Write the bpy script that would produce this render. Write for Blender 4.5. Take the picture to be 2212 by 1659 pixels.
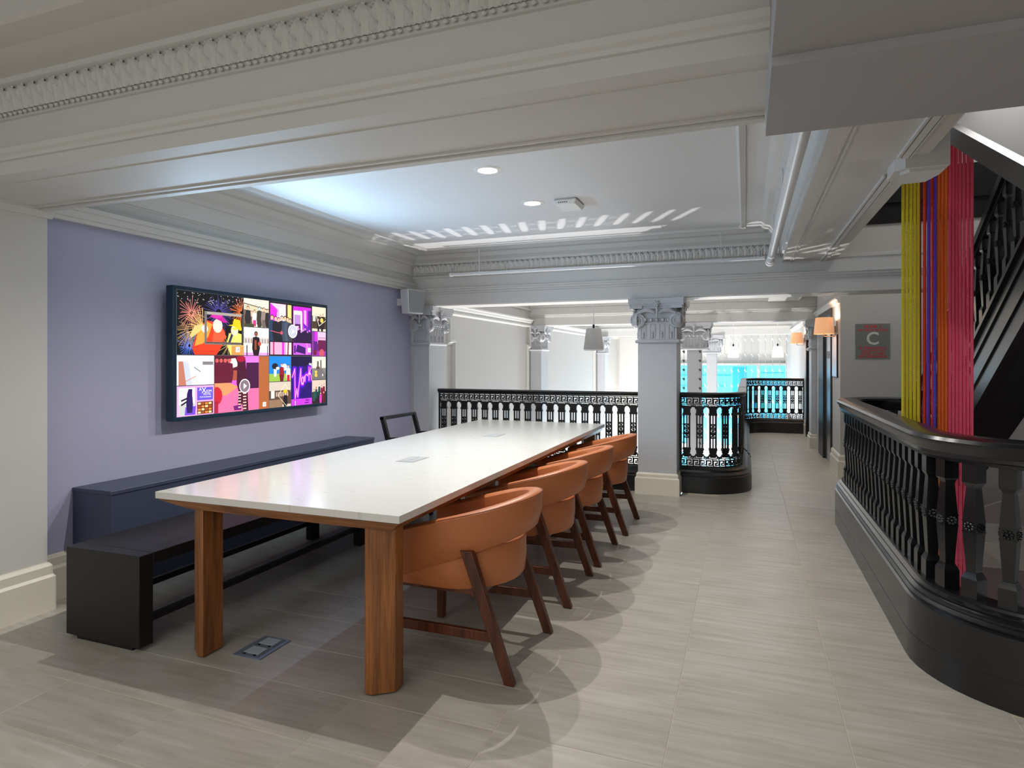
import bpy, bmesh, math, random
from mathutils import Vector, Matrix, Quaternion
random.seed(7)
C = bpy.context.scene.collection
for o in list(bpy.data.objects): bpy.data.objects.remove(o)
SC = bpy.context.scene
# ------------------------------------------------------------------ camera, world, lights, exposure
PI = math.pi
TH = math.atan(505/1345)
cam = bpy.data.cameras.new('camera'); camo = bpy.data.objects.new('camera', cam); C.objects.link(camo)
camo.location = (0, 0, 1.374); camo.rotation_euler = (PI/2, 0, TH)
cam.sensor_width = 36; cam.lens = 1345/2212*36; cam.shift_y = -50.5/2212; cam.clip_end = 80
SC.camera = camo
vs = SC.view_settings
vs.view_transform = 'Standard'; vs.look = 'None'; vs.gamma = 1; vs.use_curve_mapping = False
vs.exposure = 0.12
SC.cycles.use_denoising = True
SC.cycles.max_bounces = 8; SC.cycles.diffuse_bounces = 5; SC.cycles.glossy_bounces = 3
SC.cycles.transparent_max_bounces = 8; SC.cycles.sample_clamp_indirect = 4.0
SC.cycles.caustics_reflective = False; SC.cycles.caustics_refractive = False

W = bpy.data.worlds.new('world'); SC.world = W; W.use_nodes = True
W.node_tree.nodes['Background'].inputs[0].default_value = (0.86, 0.88, 0.92, 1)
W.node_tree.nodes['Background'].inputs[1].default_value = 0.42

def lamp(name, kind, loc, power, color=(1, 1, 1), size=0.1, rot=(0, 0, 0), spot=None, sizey=None, blend=0.5):
    d = bpy.data.lights.new(name, kind); d.energy = power; d.color = color
    if kind == 'AREA':
        d.size = size
        if sizey: d.shape = 'RECTANGLE'; d.size_y = sizey
    else: d.shadow_soft_size = size
    if spot: d.spot_size = spot; d.spot_blend = blend
    o = bpy.data.objects.new(name, d); C.objects.link(o); o.location = loc; o.rotation_euler = rot
    return o
CZ = 2.62                                    # ceiling height
DL = [(-1.58, 2.80), (-1.58, 3.755), (-1.58, 4.666)]
for x, y in DL:                              # the three recessed downlights over the table
    lamp('downlight_lamp', 'SPOT', (x, y, CZ-0.015), 74, (1.0, 0.95, 0.88), 0.010, (0, 0, 0), math.radians(146), blend=0.6)
for x, y, p in [(-1.58, 0.4, 6), (-2.6, -0.9, 12), (0.0, -0.9, 10)]:   # the next bay's downlights, behind the camera
    lamp('downlight_lamp', 'SPOT', (x, y, CZ-0.02), p, (1.0, 0.93, 0.84), 0.03, (0, 0, 0), math.radians(140), blend=0.6)
# broad overhead fill added behind the camera to soften the floor shadows
lamp('overhead_fill', 'AREA', (-1.9, -0.7, 2.57), 20, (1.0, 0.97, 0.93), 3.4, (0, 0, 0), sizey=2.0)
lamp('overhead_fill', 'AREA', (1.2, -0.9, 2.10), 9, (1.0, 0.97, 0.93), 1.6, (0, 0, 0), sizey=1.6)
# large soft fill added behind the camera, not a known window
lamp('rear_fill', 'AREA', (-1.2, -3.2, 1.5), 34, (0.95, 0.97, 1.0), 5.0, (PI/2, 0, 0), sizey=2.2)
# lamp of the lobby far below, shining up through the railings
lamp('lobby_spot', 'POINT', (-3.1, 10.0, -4.8), 1700, (1.0, 0.96, 0.94), 0.04)
lamp('lobby_fill', 'AREA', (-1.8, 13.5, -4.6), 280, (0.90, 0.93, 1.0), 3.0, (PI, 0, 0), sizey=5.0)  # added fill kept out of sight, brightens the gallery wall from below
# bluish glow thrown by the wall screen into the coffer
for k in range(4):
    lamp('screen_glow', 'SPOT', (-3.58, 3.3+0.42*k, 1.75), 29, (0.46, 0.73, 1.0), 0.0, (0, math.radians(-104), 0), math.radians(146), blend=0.7)
lamp('lobby_fill', 'POINT', (-1.0, 17.6, -1.6), 640, (1.0, 0.94, 0.88), 0.4)  # added unseen fill that brightens the far atrium wall
lamp('downlight_lamp', 'SPOT', (0.45, 1.2, 2.11), 8, (1.0, 0.95, 0.88), 0.02, (0, 0, 0), math.radians(140), blend=0.6)  # added spot under the bulkhead to brighten curb and ropes, no fitting there
lamp('stairwell_fill', 'AREA', (2.0, 5.4, 4.3), 14, (1.0, 0.97, 0.93), 0.8)  # added fill that lifts the dark stairwell
lamp('sign_wall_fill', 'AREA', (1.9, 6.7, 3.6), 12, (1.0, 0.97, 0.93), 0.5, (math.radians(38), 0, 0))  # added fill aimed at the wall with the stair sign
lamp('stair_wall_light', 'AREA', (2.7, 3.25, 1.7), 5, (1.0, 0.96, 0.92), 0.4, (math.radians(90), 0, math.radians(55)))  # added fill for the ropes, out of view to the right
lamp('corridor_fill', 'AREA', (0.4, 9.0, 2.45), 10, (1.0, 0.93, 0.86), 0.35)  # added soft fill in place of atrium light on the corridor floor
lamp('corridor_fill', 'AREA', (0.4, 11.9, 2.5), 7, (1.0, 0.93, 0.86), 0.35)  # second added corridor fill, no fitting modelled

# ------------------------------------------------------------------ helpers
def s2l(c):
    c = c/255.0
    return c/12.92 if c <= 0.04045 else ((c+0.055)/1.055)**2.4
def rgb(r, g, b): return (s2l(r), s2l(g), s2l(b), 1)
ORG = {}
def org(o):
    return ORG.get(o.name, Vector((0, 0, 0))) if o else Vector((0, 0, 0))

class MB:
    def __init__(s): s.v = []; s.f = []; s.c = []; s.off = Vector((0, 0, 0))
    def add(s, vs, fs, col=None):
        b = len(s.v); s.v += [tuple(v) for v in vs]; s.f += [tuple(i+b for i in f) for f in fs]
        s.c += [col]*len(fs); return s
    def hexa(s, p, col=None):               # p: 4 bottom ccw, 4 top ccw
        return s.add(p, [(3, 2, 1, 0), (4, 5, 6, 7), (0, 1, 5, 4), (1, 2, 6, 5), (2, 3, 7, 6), (3, 0, 4, 7)], col)
    def box(s, x0, x1, y0, y1, z0, z1, col=None):
        return s.hexa([(x0, y0, z0), (x1, y0, z0), (x1, y1, z0), (x0, y1, z0), (x0, y0, z1), (x1, y0, z1), (x1, y1, z1), (x0, y1, z1)], col)
    def frustum(s, cx, cy, z0, a0, b0, z1, a1, b1):
        return s.hexa([(cx-a0, cy-b0, z0), (cx+a0, cy-b0, z0), (cx+a0, cy+b0, z0), (cx-a0, cy+b0, z0),
                       (cx-a1, cy-b1, z1), (cx+a1, cy-b1, z1), (cx+a1, cy+b1, z1), (cx-a1, cy+b1, z1)])
    def prism(s, poly, z0, z1):
        n = len(poly)
        return s.add([(x, y, z0) for x, y in poly]+[(x, y, z1) for x, y in poly],
                     [tuple(range(n-1, -1, -1)), tuple(range(n, 2*n))]+[(i, (i+1) % n, n+(i+1) % n, n+i) for i in range(n)])
    def extr(s, poly, d):                    # 3-D polygon extruded by vector d
        n = len(poly); d = Vector(d)
        return s.add([Vector(p) for p in poly]+[Vector(p)+d for p in poly],
                     [tuple(range(n-1, -1, -1)), tuple(range(n, 2*n))]+[(i, (i+1) % n, n+(i+1) % n, n+i) for i in range(n)])
    def beam(s, a, b, w, h, up=(0, 0, 1)):   # bar of section w x h from a to b
        a = Vector(a); b = Vector(b); t = (b-a).normalized(); u = Vector(up)
        r = t.cross(u)
        if r.length < 1e-4: r = t.cross(Vector((1, 0, 0)))
        r.normalize(); u = r.cross(t).normalized()
        r *= w/2; u *= h/2
        return s.hexa([a-r-u, a+r-u, b+r-u, b-r-u, a-r+u, a+r+u, b+r+u, b-r+u])
    def tube(s, pts, r, n=8, cap=True, closed=False):
        pts = [Vector(p) for p in pts]; m = len(pts); rings = []; base = len(s.v)
        rr = r if hasattr(r, '__len__') else [r]*m
        pu = None
        for i, p in enumerate(pts):
            if closed: t = pts[(i+1) % m]-pts[i-1]
            else: t = pts[min(i+1, m-1)]-pts[max(i-1, 0)]
            t.normalize()
            if pu is None:
                u = t.cross(Vector((0, 0, 1)))
                if u.length < 1e-3: u = t.cross(Vector((1, 0, 0)))
            else: u = pu-t*pu.dot(t)
            u.normalize(); pu = u; w = t.cross(u)
            for k in range(n):
                a = 2*PI*k/n; s.v.append(tuple(p+(u*math.cos(a)+w*math.sin(a))*rr[i]))
        for i in range(m if closed else m-1):
            j = (i+1) % m
            for k in range(n):
                s.f.append((base+i*n+k, base+i*n+(k+1) % n, base+j*n+(k+1) % n, base+j*n+k)); s.c.append(None)
        if cap and not closed:
            s.f.append(tuple(base+k for k in range(n-1, -1, -1))); s.c.append(None)
            s.f.append(tuple(base+(m-1)*n+k for k in range(n))); s.c.append(None)
        return s
    def lathe(s, prof, n=24, c=(0, 0, 0)):   # prof: (r, z)
        base = len(s.v); m = len(prof)
        for r, z in prof:
            for k in range(n):
                a = 2*PI*k/n; s.v.append((c[0]+r*math.cos(a), c[1]+r*math.sin(a), c[2]+z))
        for i in range(m-1):
            for k in range(n):
                s.f.append((base+i*n+k, base+i*n+(k+1) % n, base+(i+1)*n+(k+1) % n, base+(i+1)*n+k)); s.c.append(None)
        return s
    def ball(s, c, r, n=8, sx=1, sy=1, sz=1):
        prof = [(math.sin(PI*i/6), -math.cos(PI*i/6)) for i in range(7)]
        base = len(s.v)
        for pr, pz in prof:
            for k in range(n):
                a = 2*PI*k/n; s.v.append((c[0]+r*sx*pr*math.cos(a), c[1]+r*sy*pr*math.sin(a), c[2]+r*sz*pz))
        for i in range(6):
            for k in range(n):
                s.f.append((base+i*n+k, base+i*n+(k+1) % n, base+(i+1)*n+(k+1) % n, base+(i+1)*n+k)); s.c.append(None)
        return s
    def sweep(s, path, prof, closed=False, cap=True, z=None):
        """path: 2-D points; prof: (offset to the right of travel, z) polygon, closed section"""
        m = len(path); n = len(prof); base = len(s.v)
        P = [Vector((p[0], p[1])) for p in path]
        for i in range(m):
            if closed: a = P[i-1]; c = P[(i+1) % m]
            else: a = P[i-1] if i else P[i]; c = P[i+1] if i < m-1 else P[i]
            t1 = (P[i]-a); t2 = (c-P[i])
            if t1.length < 1e-9: t1 = t2
            if t2.length < 1e-9: t2 = t1
            t1 = t1.normalized(); t2 = t2.normalized()
            n1 = Vector((t1.y, -t1.x)); n2 = Vector((t2.y, -t2.x)); nn = n1+n2
            nn = nn.normalized() if nn.length > 1e-6 else n1
            k = 1/max(0.3, nn.dot(n1))
            for off, zz in prof:
                q = P[i]+nn*off*k; s.v.append((q.x, q.y, zz))
        for i in range(m if closed else m-1):
            j = (i+1) % m
            for k in range(n):
                s.f.append((base+i*n+k, base+i*n+(k+1) % n, base+j*n+(k+1) % n, base+j*n+k)); s.c.append(None)
        if cap and not closed:
            s.f.append(tuple(base+k for k in range(n-1, -1, -1))); s.c.append(None)
            s.f.append(tuple(base+(m-1)*n+k for k in range(n))); s.c.append(None)
        return s
    def mesh(s, name, smooth=False, o=Vector((0, 0, 0)), fix=True):
        me = bpy.data.meshes.new(name)
        me.from_pydata([(v[0]-o[0], v[1]-o[1], v[2]-o[2]) for v in s.v], [], s.f)
        if fix:
            bm = bmesh.new(); bm.from_mesh(me); bmesh.ops.recalc_face_normals(bm, faces=bm.faces)
            bm.to_mesh(me); bm.free()
        if smooth:
            me.polygons.foreach_set('use_smooth', [True]*len(me.polygons))
            if smooth != 'all': me.set_sharp_from_angle(angle=math.radians(38))
        return me
    def build(s, name, mat, parent=None, smooth=False, bevel=0, local=False, label=None):
        o0 = Vector((0, 0, 0)) if local else org(parent)
        me = s.mesh(name, smooth, o0)
        me.materials.append(mat)
        o = bpy.data.objects.new(name, me); C.objects.link(o)
        if parent: o.parent = parent; ORG[o.name] = org(parent)
        if bevel:
            b = o.modifiers.new('bevel', 'BEVEL'); b.width = bevel; b.segments = 2; b.limit_method = 'ANGLE'; b.angle_limit = math.radians(40)
            if not smooth:
                me.polygons.foreach_set('use_smooth', [True]*len(me.polygons)); me.set_sharp_from_angle(angle=math.radians(50))
        if label: o['label'] = label
        return o
def empty(name, loc, label=None, cat=None, group=None, kind=None):
    o = bpy.data.objects.new(name, None); C.objects.link(o); o.location = loc; o.empty_display_size = 0.1
    ORG[o.name] = Vector(loc)
    return tag(o, label, cat, group, kind)
def tag(o, label=None, cat=None, group=None, kind=None):
    if label: o['label'] = label
    if cat: o['category'] = cat
    if group: o['group'] = group
    if kind: o['kind'] = kind
    return o
def struct(name, mb, m, smooth=False, label=None, bevel=0):
    o = mb.build(name, m, None, smooth, bevel); o['kind'] = 'structure'
    if label: o['label'] = label; o['category'] = 'structure'
    return o
def inst(src, parent, loc=None, rotz=None, local=True):
    """copy of one object (mesh shared) under parent"""
    c = src.copy(); C.objects.link(c); c.parent = parent
    if loc is not None: c.location = Vector(loc)-(Vector((0, 0, 0)) if local else org(parent))
    if rotz is not None: c.rotation_euler = (0, 0, rotz)
    return c
def copy_tree(o, parent=None):
    c = o.copy(); C.objects.link(c); c.parent = parent
    for ch in list(o.children): copy_tree(ch, c)
    return c
def arc(cx, cy, r, a0, a1, n):
    return [(cx+r*math.cos(math.radians(a0+(a1-a0)*i/n)), cy+r*math.sin(math.radians(a0+(a1-a0)*i/n))) for i in range(n+1)]

# ------------------------------------------------------------------ materials
def mat(name, col, rough=0.5, metal=0, spec=0.5, var=None, bump=None, coat=0, emit=None, estr=0, aniso=None):
    m = bpy.data.materials.new(name); m.use_nodes = True; nt = m.node_tree; N = nt.nodes; L = nt.links
    b = N['Principled BSDF']; b.inputs['Base Color'].default_value = col; b.inputs['Roughness'].default_value = rough
    b.inputs['Metallic'].default_value = metal; b.inputs['Specular IOR Level'].default_value = spec
    b.inputs['Coat Weight'].default_value = coat; b.inputs['Coat Roughness'].default_value = 0.12
    if emit: b.inputs['Emission Color'].default_value = emit; b.inputs['Emission Strength'].default_value = estr
    if var or bump:
        tc = N.new('ShaderNodeTexCoord')
    if var:                                   # (second colour, scale xyz, detail)
        mp = N.new('ShaderNodeMapping'); mp.inputs['Scale'].default_value = var[1]
        nz = N.new('ShaderNodeTexNoise'); nz.inputs['Scale'].default_value = 1; nz.inputs['Detail'].default_value = 6
        rp = N.new('ShaderNodeValToRGB'); rp.color_ramp.elements[0].color = col; rp.color_ramp.elements[1].color = var[0]
        rp.color_ramp.elements[0].position = 0.35; rp.color_ramp.elements[1].position = 0.68
        L.new(tc.outputs['Object'], mp.inputs[0]); L.new(mp.outputs[0], nz.inputs[0]); L.new(nz.outputs[0], rp.inputs[0]); L.new(rp.outputs[0], b.inputs['Base Color'])
    if bump:                                  # (scale, strength)
        nz = N.new('ShaderNodeTexNoise'); nz.inputs['Scale'].default_value = bump[0]; nz.inputs['Detail'].default_value = 3
        bp = N.new('ShaderNodeBump'); bp.inputs['Strength'].default_value = bump[1]; bp.inputs['Distance'].default_value = 0.004
        L.new(tc.outputs['Object'], nz.inputs[0]); L.new(nz.outputs[0], bp.inputs['Height']); L.new(bp.outputs[0], b.inputs['Normal'])
    return m
M_white = mat('white_paint', rgb(200, 199, 195), 0.55, bump=(14, 0.06))
M_ceil = mat('ceiling_paint', rgb(212, 213, 213), 0.7)
M_beam = mat('beam_paint', rgb(202, 201, 198), 0.6)
M_plaster = mat('plaster_relief_paint', rgb(202, 201, 197), 0.6)
M_grey = mat('pale_grey_paint', rgb(184, 183, 180), 0.6)
M_cream = mat('cream_baseboard_paint', rgb(214, 209, 194), 0.4)
M_purple = mat('lavender_wall_paint', rgb(168, 168, 194), 0.55, bump=(18, 0.05))
M_navy = mat('navy_paint', rgb(60, 67, 88), 0.45)
M_colmn = mat('column_grey_paint', rgb(186, 188, 192), 0.5)
M_black = mat('black_gloss_paint', rgb(20, 20, 22), 0.3, spec=0.55, bump=(40, 0.03))
M_blackm = mat('black_satin_paint', rgb(17, 16, 17), 0.42, spec=0.4)
M_stair = mat('charcoal_gloss_paint', rgb(22, 22, 24), 0.24, spec=0.6, bump=(30, 0.05))
M_bench = mat('dark_bench_lacquer', rgb(27, 25, 26), 0.38, spec=0.4)
M_leather = mat('tan_orange_leather', rgb(188, 113, 66), 0.40, spec=0.45, var=(rgb(177, 102, 57), (4, 4, 4)), bump=(220, 0.12))
M_seam = mat('seam_thread', rgb(120, 58, 28), 0.7)
M_steel = mat('brushed_steel', rgb(176, 180, 184), 0.28, 1.0)
M_dsteel = mat('steel_plate', rgb(128, 142, 156), 0.4, 0.6)
M_plastic = mat('white_plastic', rgb(222, 222, 220), 0.4)
M_grille = mat('grey_speaker_cloth', rgb(150, 153, 156), 0.8)
M_pend = mat('grey_pendant_shade', rgb(165, 165, 165), 0.55)
M_mauve = mat('mauve_floor_paint', rgb(122, 104, 110), 0.6)
M_pipe = mat('white_pipe_paint', rgb(214, 216, 218), 0.4)
M_dark = mat('dark_opening_brown', rgb(28, 24, 25), 0.4)
M_shadew = mat('lit_white_lampshade', rgb(240, 238, 232), 0.7, emit=(1, 0.97, 0.92, 1), estr=0.9)
M_shade = mat('amber_lampshade', rgb(214, 156, 116), 0.8, emit=(1.0, 0.52, 0.26, 1), estr=0.42)
M_glow = mat('lamp_glow', (1, 1, 1, 1), 0.5, emit=(1, 0.95, 0.86, 1), estr=9)
M_warm = mat('warm_bulb', (1, 1, 1, 1), 0.5, emit=(1, 0.78, 0.45, 1), estr=3)
M_cyan = mat('cyan_lit_glass', rgb(40, 160, 210), 0.2, emit=rgb(128, 210, 238), estr=1.0)
M_cyan2 = mat('cyan_glow_shelf', rgb(30, 130, 190), 0.4, emit=rgb(52, 168, 220), estr=0.9)  # emission puts the blue room light into the shelf colour
M_bead = mat('crystal_bead', rgb(245, 243, 240), 0.08, spec=1.0)
M_strand = mat('strand_wire', rgb(190, 184, 182), 0.5)
M_strandd = mat('bronze_bead', rgb(96, 92, 92), 0.3, 0.5)
M_notice = mat('pale_notice_panel', rgb(205, 206, 215), 0.25)
M_signg = mat('grey_sign_face', rgb(118, 121, 117), 0.5)
M_red = mat('red_sign_lettering', rgb(214, 30, 58), 0.5)
M_signw = mat('pale_sign_lettering', rgb(206, 208, 198), 0.5)

def wood(name, c1, c2, sc=(1, 1, 1), rough=0.35, axis='z'):
    m = bpy.data.materials.new(name); m.use_nodes = True; N = m.node_tree.nodes; L = m.node_tree.links; b = N['Principled BSDF']
    tc = N.new('ShaderNodeTexCoord'); mp = N.new('ShaderNodeMapping')
    mp.inputs['Scale'].default_value = {'z': (16, 16, 1.1), 'x': (1.1, 16, 16), 'y': (16, 1.1, 16)}[axis]
    nz = N.new('ShaderNodeTexNoise'); nz.inputs['Scale'].default_value = 1.5; nz.inputs['Detail'].default_value = 9; nz.inputs['Distortion'].default_value = 0.9
    mp2 = N.new('ShaderNodeMapping'); mp2.inputs['Scale'].default_value = {'z': (120, 120, 4), 'x': (4, 120, 120), 'y': (120, 4, 120)}[axis]
    n2 = N.new('ShaderNodeTexNoise'); n2.inputs['Scale'].default_value = 1.5; n2.inputs['Detail'].default_value = 4
    rp = N.new('ShaderNodeValToRGB'); e = rp.color_ramp.elements; e[0].position = 0.3; e[0].color = c1; e[1].position = 0.7; e[1].color = c2
    mx = N.new('ShaderNodeMixRGB'); mx.blend_type = 'MULTIPLY'; mx.inputs[0].default_value = 0.55
    r2 = N.new('ShaderNodeValToRGB'); r2.color_ramp.elements[0].color = (0.45, 0.45, 0.45, 1); r2.color_ramp.elements[0].position = 0.38; r2.color_ramp.elements[1].position = 0.55
    L.new(tc.outputs['Object'], mp.inputs[0]); L.new(mp.outputs[0], nz.inputs[0]); L.new(nz.outputs[0], rp.inputs[0])
    L.new(tc.outputs['Object'], mp2.inputs[0]); L.new(mp2.outputs[0], n2.inputs[0]); L.new(n2.outputs[0], r2.inputs[0])
    L.new(rp.outputs[0], mx.inputs[1]); L.new(r2.outputs[0], mx.inputs[2]); L.new(mx.outputs[0], b.inputs['Base Color'])
    b.inputs['Roughness'].default_value = rough
    return m
M_walnut = wood('walnut_leg', rgb(108, 62, 30), rgb(168, 106, 54))
M_walnutx = wood('walnut_rail_lengthwise', rgb(104, 62, 34), rgb(160, 104, 62), axis='x')
M_walnuty = wood('walnut_rail_sideways', rgb(104, 62, 34), rgb(160, 104, 62), axis='y')
M_chairw = wood('chair_brown_wood', rgb(70, 34, 18), rgb(112, 58, 32), rough=0.33)

def tile_mat():
    m = bpy.data.materials.new('floor_tile'); m.use_nodes = True; N = m.node_tree.nodes; L = m.node_tree.links; b = N['Principled BSDF']
    tc = N.new('ShaderNodeTexCoord'); oi = N.new('ShaderNodeObjectInfo')
    ad = N.new('ShaderNodeVectorMath'); ad.operation = 'ADD'; ml = N.new('ShaderNodeVectorMath'); ml.operation = 'SCALE'; ml.inputs['Scale'].default_value = 37.0
    cb = N.new('ShaderNodeCombineXYZ')
    L.new(oi.outputs['Random'], cb.inputs[0]); L.new(oi.outputs['Random'], cb.inputs[1]); L.new(cb.outputs[0], ml.inputs[0])
    L.new(tc.outputs['Object'], ad.inputs[0]); L.new(ml.outputs[0], ad.inputs[1])
    def ns(scale, det, dist=0):
        mp = N.new('ShaderNodeMapping'); mp.inputs['Scale'].default_value = scale
        nz = N.new('ShaderNodeTexNoise'); nz.inputs['Scale'].default_value = 1; nz.inputs['Detail'].default_value = det; nz.inputs['Distortion'].default_value = dist
        L.new(ad.outputs[0], mp.inputs[0]); L.new(mp.outputs[0], nz.inputs[0]); return nz
    a = ns((2.6, 34, 1), 7, 0.5); c = ns((3.2, 9, 1), 4, 0.3)
    r1 = N.new('ShaderNodeValToRGB'); e = r1.color_ramp.elements
    e[0].position = 0.30; e[0].color = rgb(165, 160, 150); e[1].position = 0.72; e[1].color = rgb(184, 180, 172)
    r2 = N.new('ShaderNodeValToRGB'); e = r2.color_ramp.elements
    e[0].position = 0.32; e[0].color = (0.88, 0.87, 0.84, 1); e[1].position = 0.66; e[1].color = (1.04, 1.04, 1.05, 1)
    mx = N.new('ShaderNodeMixRGB'); mx.blend_type = 'MULTIPLY'; mx.inputs[0].default_value = 0.75
    hv = N.new('ShaderNodeHueSaturation'); mr = N.new('ShaderNodeMapRange'); mr.inputs[3].default_value = 0.955; mr.inputs[4].default_value = 1.04
    L.new(a.outputs[0], r1.inputs[0]); L.new(c.outputs[0], r2.inputs[0]); L.new(r1.outputs[0], mx.inputs[1]); L.new(r2.outputs[0], mx.inputs[2])
    L.new(oi.outputs['Random'], mr.inputs[0]); L.new(mr.outputs[0], hv.inputs['Value']); L.new(mx.outputs[0], hv.inputs['Color'])
    L.new(hv.outputs[0], b.inputs['Base Color'])
    b.inputs['Roughness'].default_value = 0.36; b.inputs['Specular IOR Level'].default_value = 0.4
    bp = N.new('ShaderNodeBump'); bp.inputs['Strength'].default_value = 0.05; bp.inputs['Distance'].default_value = 0.002
    L.new(a.outputs[0], bp.inputs['Height']); L.new(bp.outputs[0], b.inputs['Normal'])
    return m
M_tile = tile_mat()
M_grout = mat('floor_grout', rgb(190, 180, 160), 0.8)
def table_mat():
    m = mat('white_quartz', rgb(222, 221, 216), 0.16, spec=0.5)
    N = m.node_tree.nodes; L = m.node_tree.links; b = N['Principled BSDF']
    tc = N.new('ShaderNodeTexCoord'); mp = N.new('ShaderNodeMapping'); mp.inputs['Scale'].default_value = (14, 60, 1)
    nz = N.new('ShaderNodeTexNoise'); nz.inputs['Scale'].default_value = 1; nz.inputs['Detail'].default_value = 5; nz.inputs['Distortion'].default_value = 1.2
    rp = N.new('ShaderNodeValToRGB'); e = rp.color_ramp.elements; e[0].position = 0.27; e[0].color = rgb(190, 188, 182); e[1].position = 0.36; e[1].color = rgb(222, 221, 216)
    L.new(tc.outputs['Object'], mp.inputs[0]); L.new(mp.outputs[0], nz.inputs[0]); L.new(nz.outputs[0], rp.inputs[0]); L.new(rp.outputs[0], b.inputs['Base Color'])
    return m
M_quartz = table_mat()
def col_emit_mat():
    m = bpy.data.materials.new('screen_image_emission'); m.use_nodes = True; N = m.node_tree.nodes; L = m.node_tree.links
    b = N['Principled BSDF']; at = N.new('ShaderNodeAttribute'); at.attribute_name = 'Col'
    b.inputs['Base Color'].default_value = (0.01, 0.01, 0.01, 1); b.inputs['Roughness'].default_value = 0.25
    L.new(at.outputs['Color'], b.inputs['Emission Color']); b.inputs['Emission Strength'].default_value = 1.25
    return m
M_screen = col_emit_mat()
def rope_mat(name, c):
    m = bpy.data.materials.new(name); m.use_nodes = True; N = m.node_tree.nodes; L = m.node_tree.links; b = N['Principled BSDF']
    b.inputs['Roughness'].default_value = 0.75
    tc = N.new('ShaderNodeTexCoord'); mp = N.new('ShaderNodeMapping'); mp.inputs['Scale'].default_value = (1, 1, 1)
    wv = N.new('ShaderNodeTexWave'); wv.wave_type = 'BANDS'; wv.bands_direction = 'DIAGONAL'; wv.inputs['Scale'].default_value = 62; wv.inputs['Distortion'].default_value = 0.4
    mx = N.new('ShaderNodeMixRGB'); mx.inputs[1].default_value = tuple(x*0.76 for x in c[:3])+(1,); mx.inputs[2].default_value = c
    bp = N.new('ShaderNodeBump'); bp.inputs['Strength'].default_value = 0.6; bp.inputs['Distance'].default_value = 0.003
    L.new(tc.outputs['Object'], mp.inputs[0]); L.new(mp.outputs[0], wv.inputs[0]); L.new(wv.outputs['Fac'], mx.inputs[0]); L.new(mx.outputs[0], b.inputs['Base Color'])
    L.new(wv.outputs['Fac'], bp.inputs['Height']); L.new(bp.outputs[0], b.inputs['Normal'])
    return m

# ------------------------------------------------------------------ structure: floor
fl = MB()
fl.box(-3.95, 0.72, -4.2, 6.62, -0.3, -0.0012)
fl.box(0.72, 3.2, -4.2, 2.9, -0.3, -0.0012)
fl.prism([(0.72, 3.42), (0.72, 2.9), (1.22, 2.9), (1.22, 2.98)]+arc(1.22, 3.40, 0.42, -90, -180, 8)[1:], -0.3, -0.0012)
fl.prism([(1.22, 6.47), (0.72, 6.47), (0.72, 5.83)]+arc(1.22, 5.85, 0.42, 180, 90, 8), -0.3, -0.0012)
fl.box(-0.62, 0.72, 6.62, 6.9, -0.3, -0.0012)
fl.box(-0.02, 0.72, 6.9, 13.1, -0.3, -0.0012)
fl.box(0.72, 1.06, 6.46, 13.1, -0.3, -0.0012); fl.box(1.06, 1.6, 6.46, 8.21, -0.3, -0.0012); fl.box(1.06, 1.32, 8.92, 12.5, -0.3, -0.0012)
floor = struct('floor', fl, M_grout)
PX, PY, GX, GY = 0.6135, 0.3065, -0.264, 2.755
tile_me = {}
def put_tile(x0, x1, y0, y1):
    g = 0.0013
    key = (round(x1-x0, 3), round(y1-y0, 3))
    if key not in tile_me:
        w, h = key[0]/2-g, key[1]/2-g
        b = MB(); e = 0.0012
        b.add([(-w, -h, -0.006), (w, -h, -0.006), (w, h, -0.006), (-w, h, -0.006), (-w, -h, -e), (w, -h, -e), (w, h, -e), (-w, h, -e),
               (-w+e, -h+e, 0), (w-e, -h+e, 0), (w-e, h-e, 0), (-w+e, h-e, 0)],
              [(0, 1, 5, 4), (1, 2, 6, 5), (2, 3, 7, 6), (3, 0, 4, 7), (4, 5, 9, 8), (5, 6, 10, 9), (6, 7, 11, 10), (7, 4, 8, 11), (8, 9, 10, 11)])
        me = b.mesh('tile'); me.materials.append(M_tile); tile_me[key] = me
    o = bpy.data.objects.new('tile', tile_me[key]); C.objects.link(o); o.parent = floor
    o.location = ((x0+x1)/2, (y0+y1)/2, 0)
for j in range(-6, 35):
    y0 = GY+j*PY; y1 = y0+PY
    if y1 < 0.9: continue
    for i in range(-6, 3):
        x0 = GX+i*PX; x1 = x0+PX
        a, b_, c, d = x0, x1, y0, y1
        if y0 > 6.62-0.05 and y0 < 6.9:
            if b_ <= -0.62: continue
            a = max(a, -0.60)
        if y0 >= 6.9:
            if b_ <= 0.0: continue
            a = max(a, -0.02)
            b_ = min(b_, 1.05)
            if b_-a < 0.02: continue
        if i == 1:
            if 3.3 < y0 < 5.9: b_ = 0.715
        if i == 2 and 2.7 < y0 < 2.8: d = 2.93
        elif i == 2 and 2.7 < y0 < 6.2: continue
        if i == 2 and y0 > 6.6: b_ = min(b_, 1.05)
        if y0 < 6.62 and y1 > 6.62 and a < -0.7: d = 6.62
        if y0 > 13.0 or b_-a < 0.03 or d-c < 0.03: continue
        put_tile(a, b_, c, d)

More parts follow.
